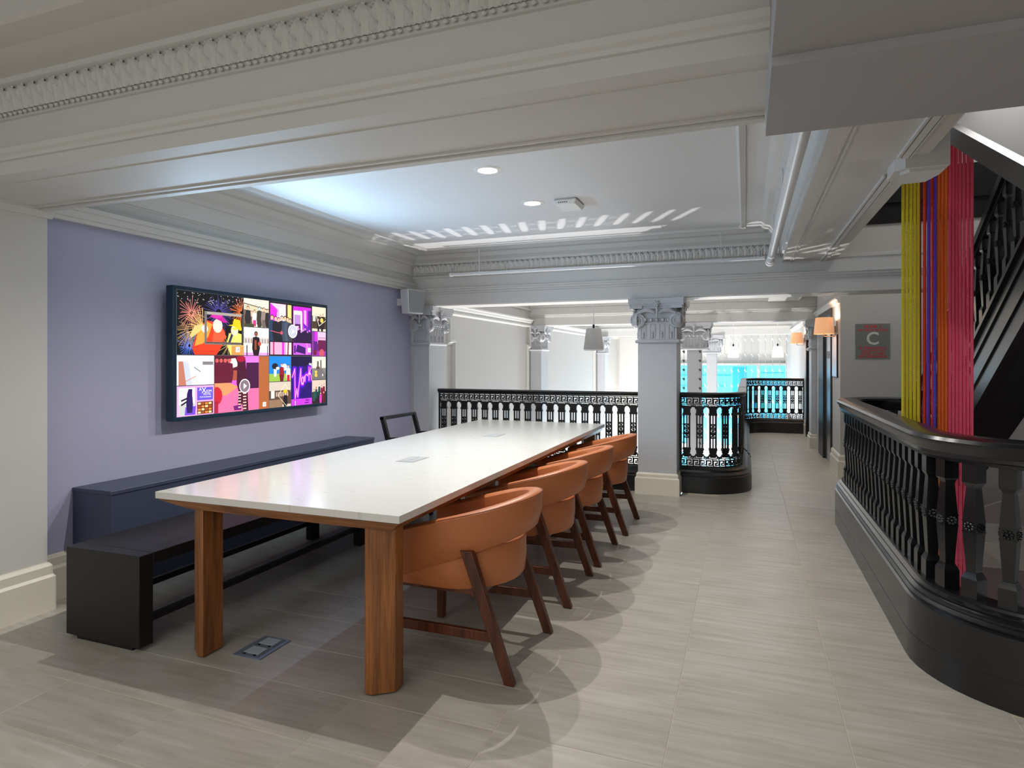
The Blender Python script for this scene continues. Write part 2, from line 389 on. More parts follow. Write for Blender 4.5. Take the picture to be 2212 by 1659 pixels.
# ------------------------------------------------------------------ structure: walls
w = MB(); w.box(-3.95, -3.72, 2.31, 6.5, 0, 2.62); struct('wall_left', w, M_purple)
w = MB(); w.box(-3.95, -3.60, 1.72, 2.31, 0, 2.62); w.box(-3.95, -3.72, -4.2, 1.72, 0, 2.62); struct('wall_left.001', w, M_white)
w = MB(); w.box(-4.0, -3.70, 6.9, 19.2, -5.3, 2.62); struct('wall_left.002', w, M_grey)
w = MB(); w.box(-4.0, 3.4, 19.0, 19.2, -5.3, 2.62); struct('wall_back', w, M_white)
w = MB(); w.box(1.04, 3.4, 8.21, 8.4, -0.3, 2.62); w.box(1.12, 3.4, 8.205, 8.4, -3.3, -0.3)
struct('wall_stair', w, M_grey)
w = MB(); w.box(3.0, 3.2, 2.0, 8.21, -3.3, 4.4); w.box(0.75, 3.2, 8.21, 8.4, 2.62, 4.4); w.box(1.0, 3.2, 2.0, 2.2, 3.0, 4.4); struct('wall_right', w, M_grey)
w = MB(); w.box(1.04, 1.5, 8.40, 8.92, 0, 2.62); w.box(1.30, 1.5, 8.92, 12.5, 0, 2.62); w.box(1.04, 1.3, 8.92, 10.37, 2.02, 2.62)
w.box(1.04, 1.5, 10.37, 11.55, 0, 2.62); w.box(1.04, 1.3, 11.55, 12.5, 2.02, 2.62); w.box(1.04, 1.5, 12.5, 19.0, 0, 2.62)
struct('wall_corridor', w, M_grey)
w = MB(); w.box(-4.0, 3.2, 6.9, 19.0, -5.5, -5.3); struct('floor_lower', w, M_grey)
w = MB(); w.box(1.0, 3.0, 4.7, 8.21, -1.0, -0.88); struct('floor_landing', w, M_mauve)
w = MB(); w.box(1.0, 3.0, 8.18, 8.205, -0.88, -0.62); struct('baseboard_landing', w, M_white)

# baseboards
bbp = [(0, 0), (0.028, 0), (0.028, 0.185), (0.018, 0.20), (0.018, 0.245), (0.008, 0.262), (0, 0.266)]
bb = MB(); bb.sweep([(-3.60, -4.0), (-3.60, 2.31), (-3.72, 2.31), (-3.72, 6.5)], [(o, z) for o, z in bbp])
struct('baseboard_left', bb, M_cream)
bb = MB(); bb.sweep([(1.04, 8.92), (1.04, 8.21), (1.6, 8.21)], bbp); bb.sweep([(1.04, 13.1), (1.04, 12.5)], bbp)
struct('baseboard_corridor', bb, M_cream)

# ------------------------------------------------------------------ structure: ceilings and beams
w = MB(); w.box(-3.95, 0.33, 2.33, 6.5, 2.62, 2.8); w.box(-3.95, 0.06, -4.2, 1.8, 2.62, 2.8)
w.box(-3.95, 1.1, 6.85, 19.2, 2.62, 2.8); w.box(1.04, 3.4, 8.4, 19.2, 2.62, 2.8)
ceiling = struct('ceiling', w, M_ceil)
w = MB(); w.box(0.85, 3.2, 2.0, 8.4, 4.4, 4.5); struct('ceiling_stairwell', w, M_ceil)
# raised panel edge on the coffer ceiling
w = MB(); w.sweep([(-3.37, 2.62), (-3.37, 6.20), (0.0, 6.20), (0.0, 2.62)], [(0.0, 2.62), (0.0, 2.605), (0.035, 2.597), (0.05, 2.62)])
struct('trim_1', w, M_plaster)
# cornice around the coffer (left, far, right side)
cor = [(0, 2.37), (0.015, 2.375), (0.015, 2.41), (0.03, 2.485), (0.045, 2.49), (0.05, 2.515), (0.10, 2.545), (0.13, 2.585), (0.17, 2.592), (0.20, 2.62), (0, 2.62)]
w = MB(); w.sweep([(-3.70, 2.33), (-3.70, 6.5), (0.33, 6.5), (0.33, 2.1)], cor)
struct('trim_2', w, M_plaster)
# frieze and picture moulding above the lavender wall
w = MB(); w.box(-3.73, -3.70, 2.33, 6.5, 2.19, 2.62)
w.sweep([(-3.70, 2.33), (-3.70, 6.5)], [(0, 2.185), (0.03, 2.185), (0.034, 2.205), (0.045, 2.21), (0.052, 2.245), (0.062, 2.25), (0.066, 2.275), (0.03, 2.30), (0, 2.31)])
w.sweep([(-3.70, 2.33), (-3.70, 6.5)], [(0, 2.385-0.03), (0.006, 2.385-0.03), (0.006, 2.36), (0, 2.362)])
w.sweep([(-3.60, -4), (-3.60, 1.8)], [(0, 2.16), (0.02, 2.16), (0.03, 2.19), (0, 2.2)])
w.sweep([(-3.60, 1.8), (-3.60, 2.33)], [(0, 2.155), (0.012, 2.155), (0.018, 2.175), (0.03, 2.185), (0.03, 2.2), (0, 2.2)])
struct('trim_3', w, M_white)

def leaf_mesh():
    b = MB()
    # acanthus leaf: curled tongue with two side lobes and a rib, local x across, z up, -y outwards
    for sx, wd, hh, dp in ((0, 0.021, 0.096, 0.009), (-0.021, 0.015, 0.088, 0.005), (0.021, 0.015, 0.088, 0.005), (-0.034, 0.009, 0.06, 0.003), (0.034, 0.009, 0.06, 0.003)):
        rows = 6; V = []; F = []
        for i in range(rows+1):
            t = i/rows; z = hh*t; y = -0.010*t-dp*math.sin(t*PI*0.75)-(0.005 if i == rows-1 else 0); ww = wd*(0.86+0.24*math.sin(PI*min(1, t*0.9+0.1)))*(0.85 if i == rows else 1)
            ww *= 1.0 if i % 2 else 0.93
            sk = 0.010*math.sin(t*PI*1.2)*(1 if sx >= 0 else -1 if sx else 0)
            for u, yy in ((-1, 0.004), (-.45, -0.001), (0, -0.005), (.45, -0.001), (1, 0.004)): V.append((sx+u*ww+sk, y+yy, z))
        for i in range(rows):
            for k in range(4): F.append((i*5+k, i*5+k+1, i*5+k+6, i*5+k+5))
        b.add(V, F)
    b.ball((0, 0.0, -0.010), 0.0075, 6, 1.4); b.ball((0.036, 0.0, -0.010), 0.0075, 6, 1.4); b.ball((0, -0.012, 0.100), 0.006, 6, 1.6); b.ball((0.036, -0.004, 0.100), 0.006, 6, 1.6)
    me = b.mesh('acanthus_leaf', True, fix=False); me.materials.append(M_plaster); return me
LEAF = leaf_mesh()
def leaves(parent, x0, x1, y, z, sc=1.0):
    p = 0.066*sc; n = int((x1-x0)/p)
    for i in range(n):
        o = bpy.data.objects.new('acanthus_leaf', LEAF); C.objects.link(o); o.parent = parent
        o.location = (x0+(i+0.5)*p, y, z); o.scale = (sc, sc, sc)
# near beam
w = MB(); w.box(-3.95, 0.06, 1.80, 2.33, 2.20, 2.80)
w.sweep([(-3.6, 1.80), (0.06, 1.80)], [(-0.01, 2.255), (0.012, 2.26), (0.014, 2.275), (0.026, 2.285), (0.03, 2.305), (0.016, 2.312), (-0.01, 2.32)])
w.sweep([(-3.6, 1.80), (0.06, 1.80)], [(0, 2.435), (0.014, 2.437), (0.014, 2.452), (0.02, 2.458), (0.03, 2.56), (0.055, 2.57), (0.06, 2.59), (0.13, 2.60), (0.2, 2.612), (0.31, 2.612), (0.33, 2.62), (0, 2.62)])
w.box(-3.6, 0.06, 2.215, 2.235, 2.192, 2.2); w.box(-3.6, 0.06, 2.25, 2.262, 2.186, 2.2); w.box(-3.6, 0.06, 1.90, 1.935, 2.196, 2.2)
beam1 = struct('ceiling_beam', w, M_beam)
leaves(beam1, -3.6, 0.05, 1.7735, 2.460)
# far beam carried by the ionic column
def xbeam(y0, y1, x0, x1, detail=True):
    w = MB(); w.box(x0, x1, y0, y1, 2.02, 2.62)
    w.box(x0, x1, y0+0.02, y1-0.02, 2.012, 2.02)
    for yy, sg in ((y0, 1), (y1, -1)):
        pth = [(x0, yy), (x1, yy)]
        w.sweep(pth, [(0, 2.15), (sg*0.012, 2.152), (sg*0.014, 2.168), (sg*0.026, 2.176), (sg*0.026, 2.192), (sg*0.036, 2.20), (sg*0.036, 2.213), (0, 2.222)])
        w.sweep(pth, [(0, 2.335), (sg*0.01, 2.337), (sg*0.01, 2.36), (0, 2.365)])
    return struct('ceiling_beam', w, M_beam)
beam2 = xbeam(6.5, 6.85, -3.72, 3.0)
leaves(beam2, -3.66, 0.33, 6.468, 2.395, 0.9)
beam3 = xbeam(10.8, 11.15, -3.72, 1.04)
beam4 = xbeam(16.3, 16.6, -3.72, 1.04)
w = MB()
for y in (10.8, 16.3):
    w.sweep([(-3.7, y-0.0), (1.04, y-0.0)], [(0, 2.44), (0.02, 2.445), (0.03, 2.50), (0.06, 2.56), (0.12, 2.60), (0.14, 2.62), (0, 2.62)])
w.sweep([(-3.70, 6.85), (-3.70, 10.8)], [(0, 2.44), (0.02, 2.445), (0.03, 2.50), (0.06, 2.56), (0.12, 2.60), (0.14, 2.62), (0, 2.62)])
w.sweep([(-3.70, 11.15), (-3.70, 16.3)], [(0, 2.44), (0.02, 2.445), (0.03, 2.50), (0.06, 2.56), (0.12, 2.60), (0.14, 2.62), (0, 2.62)])
struct('trim_4', w, M_plaster)
# beam running along the stairwell
w = MB(); w.box(0.33, 0.785, 2.1, 6.5, 2.32, 2.80); w.box(0.33, 0.785, 6.85, 10.8, 2.32, 2.62)
for a, b_ in ((0.392, 0.398), (0.41, 0.422)): w.box(a, b_, 2.1, 6.5, 2.312, 2.32); w.box(a, b_, 6.85, 8.2, 2.312, 2.32)
for a, b_ in ((0.655, 0.665), (0.672, 0.70), (0.706, 0.712)): w.box(a, b_, 2.1, 3.33, 2.306, 2.32); w.box(a, b_, 3.62, 6.5, 2.306, 2.32)
# stepped bracket block
w.prism([(0.655, 3.38), (0.69, 3.33), (0.865, 3.33), (0.865, 3.45), (0.84, 3.58), (0.74, 3.60), (0.655, 3.54)], 2.262, 2.40)
w.prism([(0.68, 3.40), (0.71, 3.35), (0.85, 3.35), (0.85, 3.44), (0.82, 3.56), (0.73, 3.57)], 2.248, 2.262)
w.box(0.70, 0.865, 3.33, 3.58, 2.40, 2.80)
w.box(0.785, 1.10, 6.85, 8.21, 2.45, 2.62)
beam5 = struct('ceiling_beam', w, M_beam)
w = MB(); w.sweep([(0.33, 10.8), (0.33, 6.85)], [(0, 2.42), (0.02, 2.43), (0.05, 2.52), (0.1, 2.60), (0.12, 2.62), (0, 2.62)])
w.sweep([(1.04, 8.21), (1.04, 10.8)], [(0, 2.05), (-0.02, 2.055), (-0.03, 2.09), (-0.05, 2.10), (-0.05, 2.12), (0, 2.14)])
w.sweep([(1.04, 11.15), (1.04, 16.3)], [(0, 2.05), (-0.02, 2.055), (-0.03, 2.09), (-0.05, 2.10), (-0.05, 2.12), (0, 2.14)])
struct('trim_5', w, M_plaster)
# dropped bulkhead at the right
w = MB(); w.box(0.06, 3.4, 1.665, 2.175, 2.100, 2.80); w.box(0.06, 3.4, -4.2, 1.665, 2.123, 2.80)
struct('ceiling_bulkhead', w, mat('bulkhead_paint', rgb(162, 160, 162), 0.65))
w = MB(); w.sweep([(0.06, 1.8), (0.06, -4.2)], [(0, 2.40), (0.015, 2.40), (0.03, 2.44), (0.05, 2.50), (0.06, 2.62), (0, 2.62)])
struct('trim_6', w, M_plaster)
# black fascia of the floor above, seen up the stairwell
w = MB(); w.box(0.785, 3.0, 6.5, 6.85, 2.62, 3.1); w.box(0.785, 3.0, 6.46, 6.5, 2.80, 2.84); w.box(0.785, 3.0, 6.485, 6.5, 2.62, 3.1); struct('trim_7', w, M_blackm)

# gallery wall: eared panel mouldings
def wall_panel(y0, y1, name):
    w = MB(); X = -3.70
    e = 0.15
    pts = [(y0, -0.9), (y0, 1.66), (y0-e, 1.66), (y0-e, 1.98), (y1+e, 1.98), (y1+e, 1.66), (y1, 1.66), (y1, -0.9)]
    pr = [(0, 0), (0, 0.03), (0.02, 0.045), (0.04, 0.045), (0.055, 0.02), (0.07, 0.02), (0.075, 0)]
    # sweep in the wall plane: build as (y, z) path with offset in plane and height out of the wall
    m = len(pts); n = len(pr); base = len(w.v); P = [Vector(p) for p in pts]
    for i in range(m):
        t1 = (P[i]-P[i-1]).normalized() if i else (P[1]-P[0]).normalized(); t2 = (P[i+1]-P[i]).normalized() if i < m-1 else t1
        n1 = Vector((t1.y, -t1.x)); n2 = Vector((t2.y, -t2.x)); nn = (n1+n2).normalized(); k = 1/max(.4, nn.dot(n1))
        for off, h in pr:
            q = P[i]-nn*off*k; w.v.append((X+h, q.x, q.y))
    for i in range(m-1):
        for k in range(n): w.f.append((base+i*n+k, base+i*n+(k+1) % n, base+(i+1)*n+(k+1) % n, base+(i+1)*n+k)); w.c.append(None)
    return struct(name, w, M_plaster)
wall_panel(7.62, 10.55, 'trim_8'); wall_panel(11.6, 15.8, 'trim_9')
w = MB(); w.sweep([(-3.70, 6.85), (-3.70, 19.0)], [(0, 2.02), (0.03, 2.02), (0.04, 2.05), (0.06, 2.06), (0.07, 2.09), (0.09, 2.10), (0.09, 2.12), (0, 2.14)])
w.sweep([(-3.70, 6.85), (-3.70, 19.0)], [(0, 2.28), (0.02, 2.285), (0.025, 2.31), (0, 2.32)])
struct('trim_10', w, M_plaster)

# ------------------------------------------------------------------ ionic columns and pilasters
def capital_parts(b, hx, hy, faces):
    """necking with flutes, astragal, egg row, volutes and abacus, centred on 0,0 in plan, in room heights"""
    b.box(-hx, hx, -hy, hy, 1.585, 1.99)
    e = 0.012
    b.sweep([(-hx, -hy), (hx, -hy), (hx, hy), (-hx, hy)], [(0, 1.555), (e, 1.552), (0.022, 1.560), (0.026, 1.571), (0.022, 1.582), (e, 1.588), (0, 1.59)], closed=True)
    for f in faces:
        L = hx if f in 'sn' else hy; D = hy if f in 'sn' else hx
        def T(u, z, d):                       # u along the face, d outwards
            if f == 's': return (u, -D-d, z)
            if f == 'n': return (-u, D+d, z)
            if f == 'e': return (D+d, u, z)
            return (-D-d, -u, z)
        for k in range(4):                    # flutes: raised arched frames round sunk channels
            u = (k-1.5)*L*0.48; wd = L*0.13
            for sg in (-1, 1):
                b.tube([T(u+sg*wd, z, 0.002) for z in (1.60, 1.73)], 0.006, 5)
            b.tube([T(u+wd*math.cos(a), 1.73+wd*math.sin(a), 0.002) for a in [PI*i/6 for i in range(7)]], 0.006, 5)
            for q in range(3):                # husk ornament
                b.ball(T(u, 1.615+q*0.022, 0.006), 0.013, 6)
        # moulding under the echinus
        b.hexa([T(-L, 1.752, 0), T(L, 1.752, 0), T(L, 1.752, 0.012), T(-L, 1.752, 0.012), T(-L, 1.765, 0), T(L, 1.765, 0), T(L, 1.765, 0.012), T(-L, 1.765, 0.012)])
        n = 5
        for k in range(n):                    # egg and dart
            u = (k-(n-1)/2)*L*0.30
            b.ball(T(u, 1.792, 0.022), 0.020, 8)
        for k in range(n-1):
            u = (k-(n-2)/2)*L*0.30
            b.beam(T(u, 1.775, 0.014), T(u, 1.808, 0.030), 0.008, 0.008)
        # volutes
        for sg in (-1, 1):
            cu = sg*(L*0.99); cz = 1.786; R = 0.080
            ring = 20
            a = [T(cu+R*math.cos(2*PI*i/ring), cz+R*math.sin(2*PI*i/ring), 0.0) for i in range(ring)]
            c2 = [T(cu+R*0.93*math.cos(2*PI*i/ring), cz+R*0.93*math.sin(2*PI*i/ring), 0.036) for i in range(ring)]
            b.add(a+c2, [tuple(range(ring-1, -1, -1)), tuple(range(ring, 2*ring))]+[(i, (i+1) % ring, ring+(i+1) % ring, ring+i) for i in range(ring)])
            pts = []; rr = []
            for i in range(40):
                t = i/39; ang = PI/2+sg*(-1)*t*2.3*2*PI; r = R*(0.93-0.83*t)
                pts.append(T(cu+r*math.cos(ang), cz+r*math.sin(ang), 0.036+0.012*t)); rr.append(0.0095*(1-0.45*t))
            b.tube(pts, rr, 5)
            b.ball(T(cu, cz, 0.046), 0.012, 8)
            # leaf arm that swings from the centre flower down to the volute
            pts = [T(sg*(0.02+(L*0.96-0.02)*t), 1.835+0.055*math.sin(PI*(0.15+0.72*t)), 0.040) for t in [i/8 for i in range(9)]]
            b.tube(pts, [0.012+0.010*math.sin(PI*i/8) for i in range(9)], 6)
        # abacus with concave front
        seg = 10; A = L+0.075
        for z0, z1, g in ((1.905, 1.935, 0.0), (1.935, 1.955, 0.016), (1.955, 2.012, 0.028)):
            poly = [T(-A*0.93, 0, -0.05)]+[T(-A+2*A*i/seg, 0, 0.060+g-0.035*math.sin(PI*i/seg)) for i in range(seg+1)]+[T(A*0.93, 0, -0.05)]
            b.extr([(p[0], p[1], z0) for p in poly], (0, 0, z1-z0))
        # centre flower
        for k in range(6):
            an = 2*PI*k/6; b.ball(T(0.019*math.cos(an), 1.955+0.019*math.sin(an), 0.062), 0.013, 6)
        b.ball(T(0, 1.955, 0.07), 0.011, 6)
        b.tube([T(0, 1.94, 0.05), T(0.006, 1.88, 0.055), T(0, 1.81, 0.05)], [0.012, 0.013, 0.006], 6)
    return b
def column(x, y, hx, hy, zb, label, faces='sew', base=True, shaft=None, cat='column', zc=0.0):
    t = empty('ionic_column' if cat == 'column' else 'ionic_pilaster', (x, y, zb), label, cat)
    sx, sy = shaft or (hx, hy)
    b = MB(); b.box(-sx, sx, -sy, sy, 0, 1.56-zb); b.build('shaft', M_colmn, t, local=True, bevel=0.003)
    cpm = capital_parts(MB(), hx, hy, faces); cp = cpm.build('capital', M_colmn, t, True, local=True); cp.location = (0, 0, -zb)
    if base:
        b = MB(); b.sweep([(-hx, -hy), (hx, -hy), (hx, hy), (-hx, hy)], [(-0.01, 0), (0.028, 0), (0.028, 0.165), (0.016, 0.178), (0.016, 0.205), (0.004, 0.222), (-0.01, 0.222)], closed=True)
        b.build('plinth', M_cream, t, local=True)
    return t
column(-0.851, 6.70, 0.196, 0.20, 0, 'grey square ionic column with cream plinth between the two front balustrades')
column(-0.812, 10.98, 0.205, 0.15, -3.3, 'second ionic column standing behind the front one, with thin shaft', base=False, shaft=(0.115, 0.115), faces='sew')
column(-0.80, 16.45, 0.205, 0.14, -3.3, 'farthest pale ionic column in front of blue windows', base=False, shaft=(0.12, 0.12), faces='sew')
def pilaster(x, y, hx, hy, zb, label, faces, base=True):
    column(x, y, hx, hy, zb, label, faces, base, cat='pilaster')
pilaster(-3.585, 6.70, 0.105, 0.20, 0.0, 'ionic pilaster at the far end of the lavender wall', 'se')
pilaster(-3.585, 10.98, 0.105, 0.20, -3.3, 'ionic pilaster on the gallery wall left of the grey pendant lamp', 'se', False)
pilaster(-3.585, 16.45, 0.105, 0.20, -3.3, 'small distant ionic pilaster behind the grey pendant lamp', 'se', False)
pilaster(1.0, 10.98, 0.038, 0.18, 0, 'ionic pilaster between the two dark doorways of the corridor', 'w')

# ------------------------------------------------------------------ doors along the corridor
w = MB(); w.box(1.02, 1.30, 8.92, 8.99, 0, 2.05); w.box(1.02, 1.30, 9.78, 10.37, 0, 2.05); w.box(1.02, 1.30, 8.99, 9.78, 1.97, 2.05)
d1 = struct('door_1', w, M_dark)
w = MB(); w.box(1.055, 1.085, 8.99, 9.385, 0, 1.97); w.build('elevator_leaf', M_steel, d1)
w = MB(); w.box(1.055, 1.085, 9.39, 9.78, 0, 1.97); w.build('elevator_leaf', M_steel, d1)
w = MB(); w.box(1.02, 1.30, 11.55, 11.68, 0, 2.05); w.box(1.02, 1.30, 12.36, 12.5, 0, 2.05); w.box(1.02, 1.30, 11.68, 12.36, 1.97, 2.05)
d2 = struct('door_2', w, M_dark)
w = MB(); w.box(1.2, 1.24, 11.68, 12.36, 0, 1.97); w.build('door_leaf', M_dark, d2)

# ------------------------------------------------------------------ blue-lit windows on the far atrium wall
def window(name, x0, x1, z0, z1, Y, mull, shelves):
    w = MB()
    w.box(x0-0.06, x1+0.06, Y-0.1, Y, z1, z1+0.06); w.box(x0-0.06, x1+0.06, Y-0.1, Y, z0-0.06, z0)
    w.box(x0-0.06, x0, Y-0.1, Y, z0, z1); w.box(x1, x1+0.06, Y-0.1, Y, z0, z1)
    o = struct(name, w, M_grey)
    xs = [x0]+mull+[x1]
    for a, b_ in zip(xs, xs[1:]):
        p = MB(); p.box(a+0.02, b_-0.02, Y-0.03, Y-0.02, z0, z1); p.build('pane', M_cyan, o)
    for m_ in mull:
        p = MB(); p.box(m_-0.03, m_+0.03, Y-0.1, Y-0.01, z0, z1); p.build('mullion', M_grey, o)
    for a, b_, z, h in shelves:
        p = MB(); p.box(a, b_, Y-0.07, Y-0.03, z, z+h); p.build('shelf', M_cyan2, o)
    return o
window('window_1', -2.25, 1.06, -1.05, 1.24, 18.98, [0.33], [(-2.2, -0.4, 0.93, 0.05), (-1.9, -0.5, 0.62, 0.04), (-2.2, -0.35, 0.30, 0.04), (-0.35, 0.02, -1.0, 2.2), (0.4, 1.0, 1.02, 0.03), (0.38, 1.0, 0.62, 0.04), (-1.4, -1.36, 0.93, 0.3), (-0.9, -0.86, 0.93, 0.3), (-1.9, -0.2, -0.3, 0.05)])
window('window_2', -2.25, 1.06, -3.0, -1.3, 18.98, [-0.6], [(-2.1, -0.8, -1.9, 0.05), (-0.4, 0.9, -2.2, 0.05)])

# ------------------------------------------------------------------ conference table
TX0, TX1, TY0, TY1, TZ = -2.605, -1.287, 2.155, 6.0, 0.757
tb = empty('conference_table', ((TX0+TX1)/2, (TY0+TY1)/2, 0), 'long white-topped conference table on chamfered walnut legs', 'table')
b = MB(); b.box(TX0, TX1, TY0, TY1, TZ-0.032, TZ); b.build('tabletop', M_quartz, tb, bevel=0.002)
def under(inset0, z0, inset1, z1):
    return [(TX0+inset0, TY0+inset0, z0), (TX1-inset0, TY0+inset0, z0), (TX1-inset0, TY1-inset0, z0), (TX0+inset0, TY1-inset0, z0),
            (TX0+inset1, TY0+inset1, z1), (TX1-inset1, TY0+inset1, z1), (TX1-inset1, TY1-inset1, z1), (TX0+inset1, TY1-inset1, z1)]
b = MB(); P0 = [(TX0+0.20, TY0+0.022), (TX1-0.05, TY0+0.022), (TX1-0.03, TY1-0.05), (TX0+0.20, TY1-0.05)]; P1 = [(TX0+0.012, TY0+0.010), (TX1-0.012, TY0+0.010), (TX1-0.012, TY1-0.012), (TX0+0.012, TY1-0.012)]
b.hexa([(x, y, 0.686) for x, y in P0]+[(x, y, 0.718) for x, y in P1]); b.hexa([(x, y, 0.718) for x, y in P1]+[(x, y, 0.726) for x, y in P1]); b.build('apron', M_walnutx, tb)
def tleg(x, y, sx, sy):
    # (x, y) the inner edges' corner; sx, sy point outwards; big chamfer on the outer corner
    a = 0.112; c = 0.078
    return [(x, y), (x+sx*a, y), (x+sx*a, y+sy*(a-c+0.03)), (x+sx*(a-c), y+sy*(a+0.008)), (x, y+sy*(a+0.008))]
for (x, y, sx, sy) in ((-1.465, 2.30, 1, -1), (-2.342, 2.305, -1, -1), (-1.465, 5.85, 1, 1), (-2.425, 5.85, -1, 1)):
    b = MB(); b.prism(tleg(x, y, sx, sy), 0.006, 0.69); b.build('leg', M_walnut, tb, bevel=0.003)
b = MB(); b.box(-1.99, -1.90, 2.6, 5.6, 0.60, 0.672); b.box(-2.35, -1.5, 4.02, 4.10, 0.62, 0.672); b.build('under_beam', M_blackm, tb)
for yy in (3.42, 4.76):
    g = MB(); g.box(-2.005, -1.885, yy-0.105, yy+0.105, TZ-0.001, TZ+0.0015)
    pl = g.build('power_grommet', mat('grommet_grey', rgb(160, 162, 162), 0.35), tb)
    g = MB(); g.box(-1.995, -1.947, yy-0.095, yy+0.095, TZ+0.0015, TZ+0.0025); g.box(-1.943, -1.895, yy-0.095, yy+0.095, TZ+0.0015, TZ+0.0025)
    g.build('lid', mat('grommet_lid', rgb(178, 180, 180), 0.35), pl)

# ------------------------------------------------------------------ orange barrel chairs
def u_path(hw, xr, xf, r=None, n=14):
    """open U in plan: back bulges towards +x; from front arm (-y) round the back to front arm (+y)"""
    r = hw; pts = [(xf, -hw)]
    k = 4
    for i in range(1, k): pts.append((xf+(xr-r-xf)*i/k, -hw))
    pts += [((xr-r)+r*math.sin(PI*i/n)*1.0, -hw*math.cos(PI*i/n)) for i in range(n+1)]
    for i in range(k-1, 0, -1): pts.append((xf+(xr-r-xf)*i/k, hw))
    pts.append((xf, hw)); return pts
def band(b, path, zt, zb, th, lean, bulge=0.010):
    """upholstered band along a plan path; zt, zb functions of x; lean pushes the top outwards"""
    P = [Vector(p) for p in path]; m = len(P); sec = 12; base = len(b.v)
    for i in range(m):
        a = P[max(i-1, 0)]; c = P[min(i+1, m-1)]; t = (c-a).normalized(); nrm = Vector((t.y, -t.x))
        T, Bt = zt(P[i].x), zb(P[i].x); h = T-Bt; endk = 0.75 if i in (0, m-1) else 1.0
        prof = [(-th*.5, .06), (-th*.5-bulge*.4, .5), (-th*.5, .93), (-th*.32, .985), (0, 1.0), (th*.34, .985), (th*.5, .94), (th*.5+bulge, .5), (th*.5, .08), (th*.36, .02), (0, 0), (-th*.36, .02)]
        for off, q in prof:
            off *= endk; q = 0.5+(q-0.5)*(0.94 if endk < 1 else 1)
            w_ = lean*(q-0.5); p = P[i]+nrm*(off+w_); b.v.append((p.x, p.y, Bt+h*q))
    for i in range(m-1):
        for k in range(sec): b.f.append((base+i*sec+k, base+i*sec+(k+1) % sec, base+(i+1)*sec+(k+1) % sec, base+(i+1)*sec+k)); b.c.append(None)
    b.f.append(tuple(base+k for k in range(sec-1, -1, -1))); b.c.append(None)
    b.f.append(tuple(base+(m-1)*sec+k for k in range(sec))); b.c.append(None)
    return b
def seam(path, zt, th, lean, off):
    pts = []
    P = [Vector(p) for p in path]; m = len(P)
    for i in range(m):
        a = P[max(i-1, 0)]; c = P[min(i+1, m-1)]; t = (c-a).normalized(); nrm = Vector((t.y, -t.x)); p = P[i]+nrm*(off+lean*0.46)
        pts.append((p.x, p.y, zt(P[i].x)-0.006))
    return pts
def make_chair():
    t = empty('barrel_chair', (0, 0, 0))
    # local frame: sitter faces -x; origin on the floor under the middle of the chair
    zt = lambda x: 0.772+0.275*(x-0.29); zb = lambda x: 0.588+0.375*(x-0.26)
    path = u_path(0.262, 0.276, -0.34)
    band(MB(), path, zt, zb, 0.064, 0.026).build('backrest', M_leather, t, True, local=True)
    MB().tube(seam(path, zt, 0.064, 0.026, 0.0315), 0.0022, 5).build('piping', M_seam, t, True, local=True)
    zt2 = lambda x: 0.562+0.27*min(0, x-0.12); zb2 = lambda x: 0.362+0.04*max(0, x)
    path2 = u_path(0.240, 0.208, -0.30)
    band(MB(), path2, zt2, zb2, 0.056, 0.008, 0.005).build('seat_band', M_leather, t, True, local=True)
    MB().tube(seam(path2, zt2, 0.056, 0.008, 0.027), 0.0022, 5).build('piping', M_seam, t, True, local=True)
    # seat cushion, domed, D-shaped
    out = [(-0.31, -0.19), (-0.30, -0.205)]+[(0.01+0.205*math.sin(PI*i/12), -0.205*math.cos(PI*i/12)) for i in range(13)]+[(-0.30, 0.205), (-0.31, 0.19)]
    b = MB(); n = len(out); rings = [(1.0, 0.385), (1.0, 0.445), (0.95, 0.460), (0.7, 0.472), (0.35, 0.478)]
    for s_, z in rings:
        for x, y in out: b.v.append((-0.05+(x+0.05)*s_, y*s_, z))
    for i in range(len(rings)-1):
        for k in range(n): b.f.append((i*n+k, i*n+(k+1) % n, (i+1)*n+(k+1) % n, (i+1)*n+k)); b.c.append(None)
    b.f.append(tuple((len(rings)-1)*n+k for k in range(n))); b.c.append(None)
    b.f.append(tuple(range(n-1, -1, -1))); b.c.append(None)
    b.build('seat_cushion', M_leather, t, True, local=True)
    for sy in (-1, 1):
        y = sy*0.272
        b = MB(); b.hexa([(0.255, y-0.017, 0.004), (0.30, y-0.017, 0.004), (0.30, y+0.017, 0.004), (0.255, y+0.017, 0.004),
                          (0.052, y-0.022, 0.552), (0.108, y-0.022, 0.552), (0.108, y+0.016, 0.552), (0.052, y+0.016, 0.552)])
        b.build('leg', M_chairw, t, local=True, bevel=0.003)
        y = sy*0.255
        b = MB(); b.hexa([(-0.335, y-0.016, 0.004), (-0.297, y-0.016, 0.004), (-0.297, y+0.016, 0.004), (-0.335, y+0.016, 0.004),
                          (-0.335, y-0.022, 0.46), (-0.285, y-0.022, 0.46), (-0.285, y+0.022, 0.46), (-0.335, y+0.022, 0.46)])
        b.build('leg', M_chairw, t, local=True, bevel=0.003)
        b = MB(); b.beam((-0.31, sy*0.258, 0.185), (0.19, sy*0.268, 0.19), 0.022, 0.042); b.build('stretcher', M_chairw, t, local=True, bevel=0.002)
    b = MB(); b.box(-0.31, 0.13, -0.235, -0.20, 0.345, 0.376); b.box(-0.31, 0.13, 0.20, 0.235, 0.345, 0.376); b.box(-0.315, -0.285, -0.23, 0.23, 0.345, 0.385); b.box(0.08, 0.12, -0.23, 0.23, 0.335, 0.376)
    b.build('seat_frame', M_chairw, t, local=True)
    return t
ch0 = make_chair()
